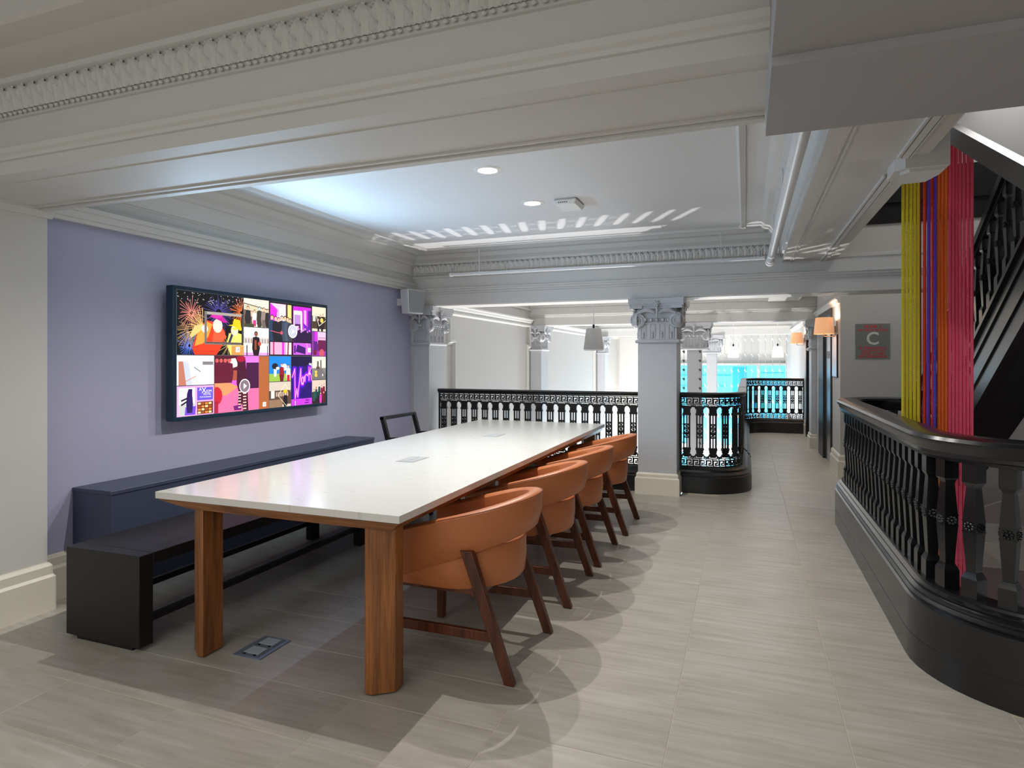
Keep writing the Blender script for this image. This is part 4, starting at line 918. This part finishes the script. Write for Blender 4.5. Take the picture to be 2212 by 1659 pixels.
# ------------------------------------------------------------------ pendant lamps and ceiling globe
def pendant(x, y, zt, zb, rt, rb, m, lb, zc=2.6):
    t = empty('pendant_lamp', (x, y, zc), lb, 'lamp')
    b = MB(); b.lathe([(rt*.2, zt), (rt*.86, zt-.004), (rt, zt-.02), (rb*.985, zb+.03), (rb, zb+.015), (rb*.93, zb), (rb*.9, zb+0.01), (rt*.92, zt-.03)], 28, (x, y, 0)); b.build('shade', m, t, True)
    b = MB(); b.tube([(x, y, zc), (x, y, zt)], 0.006, 6); b.build('cord', M_pipe, t)
    b = MB(); b.tube([(x, y, zt), (x, y, zt+0.05)], 0.016, 8); b.build('socket', M_blackm, t)
pendant(-1.98, 8.5, 1.825, 1.515, 0.105, 0.14, M_pend, 'grey drum pendant lamp hanging over the gallery', 2.62)
pendant(-0.24, 13.6, 1.665, 1.44, 0.085, 0.11, M_shadew, 'lit white pendant lamp hanging left of the beaded strands')
pendant(0.60, 13.6, 1.665, 1.44, 0.085, 0.11, M_shadew, 'lit white pendant lamp hanging near the far corridor end')
t = empty('ceiling_globe', (-0.35, 14.6, 2.55), 'shallow white globe light on the far ceiling', 'ceiling light')
b = MB(); b.lathe([(0.0, 2.30), (0.12, 2.315), (0.18, 2.36), (0.185, 2.40)], 24, (-0.35, 14.6, 0)); b.build('diffuser', M_shadew, t, True)
b = MB(); b.lathe([(0.19, 2.40), (0.19, 2.42), (0.05, 2.43), (0.02, 2.62)], 24, (-0.35, 14.6, 0)); b.build('mount', M_plastic, t, True)

# ------------------------------------------------------------------ wall sconces
def sconce(y, z0, z1, lb, pw):
    t = empty('wall_sconce', (1.04, y, z0), lb, 'lamp', 'amber wall sconces')
    x = 0.90; n = 28
    def ring(k, z, dx=0): return [(x+dx+0.115*k*math.cos(2*PI*i/n), y+0.17*k*math.sin(2*PI*i/n), z) for i in range(n)]
    b = MB(); r0 = ring(1.0, z0); r1 = ring(0.82, z1); r2 = ring(0.80, z1); r3 = ring(0.98, z0)
    V = r0+r1+r2+r3; F = []
    for k in range(4):
        for i in range(n): F.append((k*n+i, k*n+(i+1) % n, ((k+1) % 4)*n+(i+1) % n, ((k+1) % 4)*n+i))
    b.add(V, F); b.build('shade', M_shade, t, True)
    b = MB(); b.ball((x, y, (z0+z1)/2-0.02), 0.035, 10); b.build('bulb', M_warm, t, True)
    b = MB(); b.tube([(x, y, z0-0.03), (x, y, z0+0.08)], 0.007, 8); b.tube([(x, y, z0-0.03), (1.02, y, z0-0.03)], 0.006, 8); b.tube([(1.02, y, z0-0.03), (1.02, y, z0+0.10)], 0.006, 8); b.build('arm', M_steel, t, True)
    b = MB(); b.box(1.025, 1.04, y-0.05, y+0.05, z0+0.02, z0+0.16); b.build('backplate', M_steel, t, bevel=0.003)
    lamp('sconce_lamp', 'POINT', (0.955, y, z1-0.0), pw, (1.0, 0.70, 0.42), 0.04)
sconce(8.52, 1.70, 1.90, 'larger amber-shaded wall sconce beside the elevator doors', 7)
sconce(12.85, 1.70, 1.90, 'smaller amber-shaded wall sconce at the far end of the corridor', 5)

# ------------------------------------------------------------------ signs and notices
SY = 8.205
t = empty('stair_sign', (1.395, SY, 1.60), 'square grey stair sign with red lettering and large pale C', 'sign')
sx0, sx1, sz0, sz1 = 1.198, 1.545, 1.398, 1.80
b = MB(); b.box(sx0, sx1, SY-0.008, SY+0.004, sz0, sz1); b.build('panel', M_signg, t)
cxs = (sx0+sx1)/2; hs = sz1-sz0
for s_, fv, sz, st, m_ in (('STAIR 1', .915, .046, 1.2, M_red), ('NO ROOF ACCESS', .815, .034, 1.04, M_red), ('C', .56, .205, 0.92, M_signw), ('B THROUGH 6', .30, .035, 1.2, M_red), ('DOWN TO', .218, .035, 1.2, M_red), ('LEVEL 1 FOR', .136, .035, 1.2, M_red), ('EXIT DISCHARGE', .054, .035, 1.06, M_red)):
    dx = 0.02 if s_ == 'DOWN TO' else 0
    text(s_, sz, t, m_, (cxs+dx, SY-0.0085, sz0+hs*fv), (PI/2, 0, 0), sx=st, ext=0.0008)
b = MB(); ax, az = cxs-0.100, sz0+hs*.218
b.box(ax-0.0025, ax+0.0025, SY-0.0095, SY-0.008, az-0.013, az+0.014); b.beam((ax, SY-0.009, az-0.015), (ax-0.011, SY-0.009, az-0.002), 0.0015, 0.005); b.beam((ax, SY-0.009, az-0.015), (ax+0.011, SY-0.009, az-0.002), 0.0015, 0.005); b.build('arrow', M_red, t)
t = empty('wall_notice', (1.04, 8.60, 1.43), 'narrow pale framed notice below the nearer sconce', 'notice')
b = MB(); b.box(1.025, 1.04, 8.38, 8.80, 1.17, 1.69); b.build('frame', M_blackm, t)
b = MB(); b.box(1.021, 1.026, 8.39, 8.79, 1.18, 1.68); b.build('sheet', M_notice, t)
t = empty('elevator_sign', (1.02, 9.3, 1.45), 'small black floor-level plate with white C by elevator', 'sign')
b = MB(); b.box(1.045, 1.055, 9.14, 9.56, 1.405, 1.50); b.build('plate', M_blackm, t)
text('C', 0.09, t, M_signw, (1.0445, 9.30, 1.452), (PI/2, 0, -PI/2))
t = empty('door_holder', (1.0, 11.7, 1.55), 'small white knob on the pilaster by the far doorway', 'wall device')
b = MB(); b.ball((0.922, 10.9, 1.55), 0.024, 12); b.build('knob', M_plastic, t, True)
b = MB(); b.tube([(0.93, 10.9, 1.545), (0.957, 10.9, 1.52)], 0.009, 8); b.build('stem', M_plastic, t, True)

# ------------------------------------------------------------------ floor outlet box
t = empty('floor_outlet_box', (-2.165, 2.37, 0), 'steel floor outlet box with two hinged lids under the table front', 'floor box')
b = MB(); b.box(-2.245, -2.085, 2.265, 2.475, -0.001, 0.004); b.build('plate', M_dsteel, t, bevel=0.001)
for yy in (2.322, 2.418):
    b = MB(); b.box(-2.222, -2.108, yy-0.044, yy+0.044, 0.004, 0.0055); p = b.build('recess', mat('recess_grey', rgb(96, 104, 110), 0.5), t)
    b = MB(); b.box(-2.208, -2.122, yy-0.028, yy+0.036, 0.0055, 0.009); b.build('lid', mat('outlet_lid_grey', rgb(168, 178, 186), 0.4), p, bevel=0.001)
    b = MB(); b.box(-2.20, -2.19, yy-0.041, yy-0.034, 0.0055, 0.010); b.box(-2.14, -2.13, yy-0.041, yy-0.034, 0.0055, 0.010); b.build('latch', M_blackm, p)

# ------------------------------------------------------------------ cast-iron fretwork balustrades
PB = 0.134
def bal_mesh():
    """one panel: cast baluster with half arches each side; local x along, y thin, z up; width PB"""
    b = MB(); t = 0.011; z0, z1 = 0.355, 0.905
    for x, w_ in ((-0.0295, 0.015), (0, 0.010), (0.0295, 0.015)): b.box(x-w_/2, x+w_/2, -t, t, z0+0.05, z1-0.05)
    for a, c in ((0.815, 0.86), (0.70, 0.712), (0.655, 0.668), (0.60, 0.62), (0.56, 0.572), (0.405, 0.45)): b.box(-0.037, 0.037, -t*.9, t*.9, a, c)
    for zc in (0.684, 0.637, 0.59): b.beam((-0.03, 0, zc+0.02), (0.03, 0, zc-0.02), 0.018, 0.008); b.beam((-0.03, 0, zc-0.02), (0.03, 0, zc+0.02), 0.018, 0.008)
    for zc in (0.812, 0.447): b.box(-0.0425, 0.0425, -t*1.4, t*1.4, zc-0.012, zc+0.012)
    b.box(-0.030, 0.030, -t*.7, t*.7, 0.86, 0.90); b.box(-0.030, 0.030, -t*.7, t*.7, 0.36, 0.405)
    n = 7; r = 0.0285
    for sg in (-1, 1):
        cx = sg*PB/2
        for top in (True, False):
            zc = 0.862 if top else 0.398
            for i in range(n):
                u0 = r*1.0*(1-i/n); u1 = r*(1-(i+1)/n)      # distance from arch centre
                h0 = math.sqrt(max(0, r*r-u0*u0)); h1 = math.sqrt(max(0, r*r-u1*u1))
                xa, xb = cx-sg*u0, cx-sg*u1
                e = 0.905 if top else 0.355; s2 = 1 if top else -1
                za, zb_ = zc+s2*h0, zc+s2*h1
                p = [(xa, -t*.8, za), (xb, -t*.8, zb_), (xb, -t*.8, e), (xa, -t*.8, e)]
                if (i in (3,)): p[2] = (xb, -t*.8, e-s2*0.006); p[3] = (xa, -t*.8, e-s2*0.006)
                b.extr(p, (0, t*1.6, 0))
            b.box(min(cx-sg*r, sg*0.03), max(cx-sg*r, sg*0.03), -t*.8, t*.8, min(zc, 0.905) if top else 0.372, 0.895 if top else zc)
            pts = [(cx-sg*r*math.sin(PI/2*i/6)*1.03, -t, zc+(1 if top else -1)*r*1.03*math.cos(PI/2*i/6)) for i in range(7)]
            b.tube(pts, 0.0055, 5)
    me = b.mesh('baluster'); me.materials.append(M_blackm); return me
BAL = bal_mesh()
def key_unit(b, T, L, z0, z1):
    """greek key over length L; T maps (s, d, z) to world"""
    h = z1-z0; w_ = h*0.125
    def bar(s0, s1, a, c): b.hexa([T(s0, -.007, a), T(s1, -.007, a), T(s1, .007, a), T(s0, .007, a), T(s0, -.007, c), T(s1, -.007, c), T(s1, .007, c), T(s0, .007, c)])
    bar(0, L, z0, z0+w_*.8); bar(0, L, z1-w_*.8, z1)
    u = L/7; v = lambda k: z0+h*k
    bar(0*u, 1*u, v(0), v(.80)); bar(0*u, 5.2*u, v(.66), v(.80)); bar(4.2*u, 5.2*u, v(.36), v(.80)); bar(2.2*u, 5.2*u, v(.36), v(.50)); bar(2.2*u, 3.1*u, v(.20), v(.50))
    bar(1.9*u, 7*u, v(.17), v(.30)); bar(6.1*u, 7*u, v(.17), v(1.0))
class Path:
    def __init__(s, pts):
        s.p = [Vector(q) for q in pts]; s.l = [0]
        for a, c in zip(s.p, s.p[1:]): s.l.append(s.l[-1]+(c-a).length)
        s.L = s.l[-1]
    def at(s, d):
        d = min(max(d, 0), s.L-1e-6)
        for i in range(len(s.p)-1):
            if d <= s.l[i+1] or i == len(s.p)-2:
                t = (s.p[i+1]-s.p[i]).normalized(); return s.p[i]+t*(d-s.l[i]), t
    def T(s, d, off, z):
        p, t = s.at(d); n = Vector((t.y, -t.x)); q = p+n*off; return (q.x, q.y, z)
def fret_rail(pts, lb, flip=1, caps=True):
    pa = Path(pts); o = pa.p[0]; t = empty('fretwork_balustrade', (o.x, o.y, 0), lb, 'balustrade')
    b = MB(); b.sweep(pts, [(-0.035, 0.992), (-0.03, 1.005), (-0.045, 1.012), (-0.048, 1.028), (-0.035, 1.040), (0.035, 1.040), (0.048, 1.028), (0.045, 1.012), (0.03, 1.005), (0.035, 0.992)]); b.build('handrail', M_black, t, True)
    F = flip
    b = MB(); b.sweep(pts, [(F*-0.10, 0), (F*0.10, 0), (F*0.10, 0.165), (F*0.088, 0.172), (F*0.09, 0.19), (F*0.062, 0.212), (F*0.058, 0.232), (F*0.035, 0.245), (F*0.02, 0.262), (F*-0.02, 0.262), (F*-0.10, 0.2)]); b.build('curb', M_black, t, True)
    n = max(1, int(round(pa.L/PB))); st = pa.L/n
    for i in range(n):
        p, tt = pa.at((i+.5)*st)
        q = bpy.data.objects.new('baluster', BAL); C.objects.link(q); q.parent = t; q.location = (p.x-o.x, p.y-o.y, 0); q.rotation_euler = (0, 0, math.atan2(tt.y, tt.x)); q.scale = (st/PB, 1, 1)
    for z0, z1, inv in ((0.908, 0.993, 0), (0.262, 0.352, 0)):
        b = MB(); m = n*2; s2 = pa.L/m
        for i in range(m): key_unit(b, lambda s_, d, z, i=i: pa.T(i*s2+s_, d, z), s2, z0, z1)
        b.build('fret_band', M_blackm, t)
    if caps:
        for d in (0.006, pa.L-0.006):
            b = MB(); p, tt = pa.at(d); b.beam((p.x, p.y, 0.262), (p.x, p.y, 0.992), 0.016, 0.022)
            b.build('end_post', M_blackm, t)
    return t
fret_rail([(-3.45, 6.70), (-1.06, 6.70)], 'black cast-iron fretwork balustrade behind the table, left of the column')
# the rail right of the column curves into the corridor and runs along it
cpts = [(-0.65, 6.80), (-0.42, 6.80)]+arc(-0.42, 7.18, 0.38, -90, 0, 10)[1:]+[(-0.04, 7.6), (-0.04, 12.45)]
cpts = cpts+arc(0.46, 12.45, 0.50, 180, 90, 10)[1:]+[(1.03, 12.95)]
pa = Path(cpts)
def cut(pts, d0, d1):
    P = Path(pts); out = [tuple(P.at(d0)[0])]
    for q, l in zip(P.p, P.l):
        if d0 < l < d1: out.append(tuple(q))
    out.append(tuple(P.at(d1)[0])); return out
Ln = pa.L
fret_rail(cut(cpts, 0, 1.985), 'curved black fretwork balustrade just right of the ionic column')
fret_rail(cut(cpts, 2.10, Ln-1.70), 'straight black fretwork balustrade seen edge-on along the corridor')
fret_rail(cut(cpts, Ln-1.6, Ln), 'far curved black fretwork balustrade closing the corridor end')

# ------------------------------------------------------------------ stairwell balustrade
def bal2(b):
    b.box(-0.030, 0.030, -0.030, 0.030, 0.862, 0.945)
    b.frustum(0, 0, 0.854, 0.026, 0.026, 0.862, 0.030, 0.030); b.frustum(0, 0, 0.842, 0.020, 0.020, 0.854, 0.024, 0.024)
    b.frustum(0, 0, 0.700, 0.0285, 0.0285, 0.842, 0.0195, 0.0195)
    b.box(-0.0285, 0.0285, -0.0285, 0.0285, 0.655, 0.70)
    b.frustum(0, 0, 0.486, 0.0195, 0.0195, 0.655, 0.0285, 0.0285)
    b.frustum(0, 0, 0.476, 0.025, 0.025, 0.486, 0.022, 0.022); b.frustum(0, 0, 0.460, 0.032, 0.032, 0.476, 0.026, 0.026)
    b.box(-0.032, 0.032, -0.032, 0.032, 0.376, 0.460)
    return b
BM = bal2(MB()).mesh('baluster'); BM.materials.append(M_stair)
def rosette():
    b = MB()
    for f in range(4):
        ca, sa = math.cos(f*PI/2), math.sin(f*PI/2)
        for k in range(9):
            if k == 8: u, z, r = 0, 0, 0.0075
            else: an = 2*PI*k/8+0.2; u, z, r = 0.0165*math.cos(an), 0.0145*math.sin(an), 0.0068
            x, y = 0.0295, u; b.ball((x*ca-y*sa, x*sa+y*ca, 0.6775+z), r, 6)
    b.box(-0.030, 0.030, -0.030, 0.030, 0.652, 0.657); b.box(-0.030, 0.030, -0.030, 0.030, 0.698, 0.703)
    me = b.mesh('rosette_band', True); me.materials.append(M_stair); return me
RM = rosette()
well = [(3.0, 2.98)]+[(1.22, 2.98)]+arc(1.22, 3.40, 0.42, -90, -180, 12)[1:]+[(0.80, 3.9), (0.80, 5.2), (0.80, 5.85)]+arc(1.22, 5.85, 0.42, 180, 90, 12)[1:]+[(1.40, 6.27)]
well = well[::-1]                                    # travel so that the walkway lies on the right-hand side
t = empty('stairwell_balustrade', (0.80, 4.5, 0), 'charcoal painted stairwell balustrade with square rosette balusters and moulded rail', 'balustrade')
pw = Path(well)
b = MB(); b.sweep(well, [(0.095, 0), (0.095, 0.29), (0.082, 0.296), (0.088, 0.312), (0.076, 0.322), (0.080, 0.335), (0.062, 0.345), (0.066, 0.358), (0.046, 0.366), (0.044, 0.378), (-0.06, 0.378), (-0.08, 0.3), (-0.08, -0.32), (0.0, -0.32), (0.0, 0)][::1])
b.build('curb', M_stair, t, True)
b = MB(); b.sweep(well, [(0.0945, 0.118), (0.0965, 0.118), (0.0965, 0.124), (0.0945, 0.124)]); b.build('curb_bead', M_stair, t)
b = MB(); b.sweep(well, [(0.03, 0.940), (0.045, 0.943), (0.047, 0.956), (0.056, 0.962), (0.056, 0.978), (0.064, 0.986), (0.068, 1.005), (0.078, 1.014), (0.082, 1.030), (0.074, 1.045), (0.045, 1.054), (-0.04, 1.054), (-0.07, 1.045), (-0.078, 1.03), (-0.068, 1.005), (-0.045, 0.97), (-0.03, 0.940)])
b.build('handrail', M_stair, t, True)
n = int(pw.L/0.128); st = pw.L/n
for i in range(n):
    p, tt = pw.at((i+.5)*st)
    q = bpy.data.objects.new('baluster', BM); C.objects.link(q); q.parent = t; q.location = (p.x-0.80, p.y-4.5, 0); q.rotation_euler = (0, 0, math.atan2(tt.y, tt.x))
    r_ = bpy.data.objects.new('rosette_band', RM); C.objects.link(r_); r_.parent = q

# ------------------------------------------------------------------ stair flights
XS = 1.5; sl = 0.68
t = empty('stair_flight', (XS, 5.3, 0.9), 'black painted stair flight climbing behind the hanging ropes', 'staircase')
zf = lambda y: 1.40+sl*(5.35-y)                      # top edge of the string
ya, yb = 7.0, 4.25
def slab(b, x0, x1, y0, y1, d0, d1):
    b.hexa([(x0, y0, zf(y0)+d0), (x1, y0, zf(y0)+d0), (x1, y1, zf(y1)+d0), (x0, y1, zf(y1)+d0), (x0, y0, zf(y0)+d1), (x1, y0, zf(y0)+d1), (x1, y1, zf(y1)+d1), (x0, y1, zf(y1)+d1)])
b = MB(); slab(b, XS, XS+0.06, ya, yb, -0.46, 0.0); slab(b, XS-0.02, XS+0.07, ya, yb, -0.005, 0.03); slab(b, XS-0.012, XS, ya, yb, -0.12, -0.10); slab(b, XS-0.012, XS, ya, yb, -0.30, -0.285); slab(b, XS-0.015, XS+0.06, ya, yb, -0.48, -0.45)
b.build('string', M_stair, t)
b = MB(); slab(b, XS+0.06, XS+0.30, ya, yb, -0.47, -0.40); b.build('soffit_edge', M_blackm, t)
b = MB(); slab(b, XS+0.30, 2.9, ya, yb, -0.42, -0.36); b.build('soffit', M_grey, t)
k = 0
while True:
    y = ya-0.26*k
    if y-0.26 < yb: break
    b = MB(); z = zf(y)-0.02; b.box(XS+0.06, 2.9, y-0.26, y+0.02, z-0.02+0.17, z+0.17); b.box(XS+0.06, 2.9, y-0.01, y+0.0, z-0.0, z+0.16); b.build('step', M_blackm, t); k += 1
b = MB(); slab(b, XS-0.035, XS+0.055, ya, yb, 0.60, 0.66); slab(b, XS-0.02, XS+0.04, ya, yb, 0.56, 0.60); b.build('handrail', M_stair, t)
y = ya-0.07; 
while y > yb:
    b = MB(); bal = MB()
    q = bpy.data.objects.new('baluster', BM); C.objects.link(q); q.parent = t; q.location = (0.01, y-5.3, zf(y)-0.376-0.9+0.02); q.scale = (0.9, 0.9, 1.0)
    r_ = bpy.data.objects.new('rosette_band', RM); C.objects.link(r_); r_.parent = q
    y -= 0.135
# upper flight over the camera's right, seen from below
t = empty('upper_stair_flight', (1.6, 3.4, 2.4), 'pale underside of the upper stair flight with black edge trim', 'staircase')
zu = lambda y: 2.56+0.52*(y-3.895)
def slab2(b, x0, x1, y0, y1, d0, d1):
    b.hexa([(x0, y0, zu(y0)+d0), (x1, y0, zu(y0)+d0), (x1, y1, zu(y1)+d0), (x0, y1, zu(y1)+d0), (x0, y0, zu(y0)+d1), (x1, y0, zu(y0)+d1), (x1, y1, zu(y1)+d1), (x0, y1, zu(y1)+d1)])
b = MB(); slab2(b, 1.03, 2.6, 2.25, 4.50, 0.012, 0.06); b.build('soffit', M_white, t)
b = MB(); slab2(b, 0.985, 1.03, 2.25, 4.50, -0.02, 0.075); b.build('string', M_stair, t)

# ------------------------------------------------------------------ hanging braided ropes
cY, cP, cPu, cO, cR, cM = rgb(226, 204, 36), rgb(255, 92, 124), rgb(100, 60, 190), rgb(255, 122, 40), rgb(252, 70, 40), rgb(150, 46, 66)
RMt = {'yellow': rope_mat('yellow_rope', cY), 'pink': rope_mat('pink_rope', cP), 'purple': rope_mat('purple_rope', cPu), 'orange': rope_mat('orange_rope', cO), 'red': rope_mat('red_rope', cR), 'maroon': rope_mat('maroon_rope', cM)}
ropes = []
def rp(c, px0, n, pitch=0.0185, r=0.0086, y=4.2, dx=0, dyy=0):
    for k in range(n): ropes.append((c, px0+k*pitch, y+dyy*k, r, dx))
rp('yellow', 0.859, 5, 0.0188)
rp('maroon', 0.950, 1, r=0.0070, y=4.23)
rp('red', 0.966, 1); rp('purple', 0.984, 1, y=4.185, dx=-0.012, r=0.008); rp('red', 1.000, 1, y=4.25, r=0.008); rp('purple', 1.016, 1, y=4.185, dx=-0.013, r=0.008)
rp('orange', 1.034, 3, 0.0178); rp('red', 1.025, 1, y=4.275); rp('red', 1.079, 1, y=4.25, r=0.008)
rp('pink', 1.087, 3, 0.0176, dyy=0.002); rp('pink', 1.139, 4, 0.0176, dyy=-0.002)
RK = 1.095
ropes = [(c, x*RK, y*RK, r_*RK, d*RK) for c, x, y, r_, d in ropes]
tot = {}
for r_ in ropes: tot[r_[0]] = tot.get(r_[0], 0)+1
cnt = {}; ordn = ['leftmost', 'second from left', 'third from left', 'fourth from left', 'fifth from left', 'sixth from left', 'seventh from left', 'eighth from left', 'ninth from left']
numw = {1: 'one', 2: 'two', 3: 'three', 4: 'four', 5: 'five', 6: 'six', 7: 'seven', 8: 'eight', 9: 'nine'}
zt_, zb_ = 3.2, -2.2
ropes.sort(key=lambda r_: r_[1])
for c, x, y, r, dx in ropes:
    k = cnt.get(c, 0); cnt[c] = k+1
    b = MB(); pts = [(dx*(1-(i/8)), 0.004*math.sin(i*1.3+x*60), zb_+(zt_-zb_)*i/8) for i in range(9)]
    b.tube(pts, r, 10); o = b.build('rope', RMt[c], None, True); o.location = (x, y, 0)
    lab = 'single maroon braided rope hanging in the stairwell' if tot[c] == 1 else f'{ordn[k]} of the {numw[tot[c]]} {c} braided ropes hanging in the stairwell'
    tag(o, lab, 'rope', 'braided ropes hanging in the stairwell')
# rail the ropes hang from, hidden above
b = MB(); b.box(0.90, 1.34, 4.50, 4.72, 3.2, 3.26); o = b.build('rope_rail', M_blackm); tag(o, 'dark bar the coloured ropes hang from, above the stairwell', 'bar')

# ------------------------------------------------------------------ beaded strands in the atrium
b = MB(); bb_ = MB()
for i in range(16):
    for j in range(4):
        x = -1.0+i*0.163+0.05*j*(i-6)*0.06; y = 17.0+j*0.28
        b.tube([(x, y, -2.8), (x, y, 2.3)], 0.0035, 4)
        for k in range(9):
            z = 1.93-k*0.40
            bb_.ball((x, y, z), 0.015, 6, 1, 1, 1.6); bb_.ball((x+0.025, y, z-0.04), 0.010, 6)
o = b.build('bead_curtain', M_strand); tag(o, 'curtain of beaded strands hanging in front of the blue windows', 'curtain', kind='stuff')
q = bb_.build('beads', M_bead, o, True); q['kind'] = 'stuff'
for x, lb in ((-0.955, 'beaded strand hanging at the left edge of the second column'), (-0.70, 'beaded strand hanging at the right edge of the second column')):
    t = empty('bead_strand', (x, 10.6, 1.6), lb, 'decoration')
    b = MB(); b.tube([(x, 10.6, -2.5), (x, 10.6, 1.56)], 0.004, 5); b.build('strand', M_strand, t)
    b = MB()
    for k in range(26): z = 1.52-k*0.15; b.ball((x, 10.6, z), 0.017, 7, 1, 1, 1.5); b.ball((x-0.02, 10.6, z+0.01), 0.009, 5)
    b.build('bead', M_strandd, t, True)
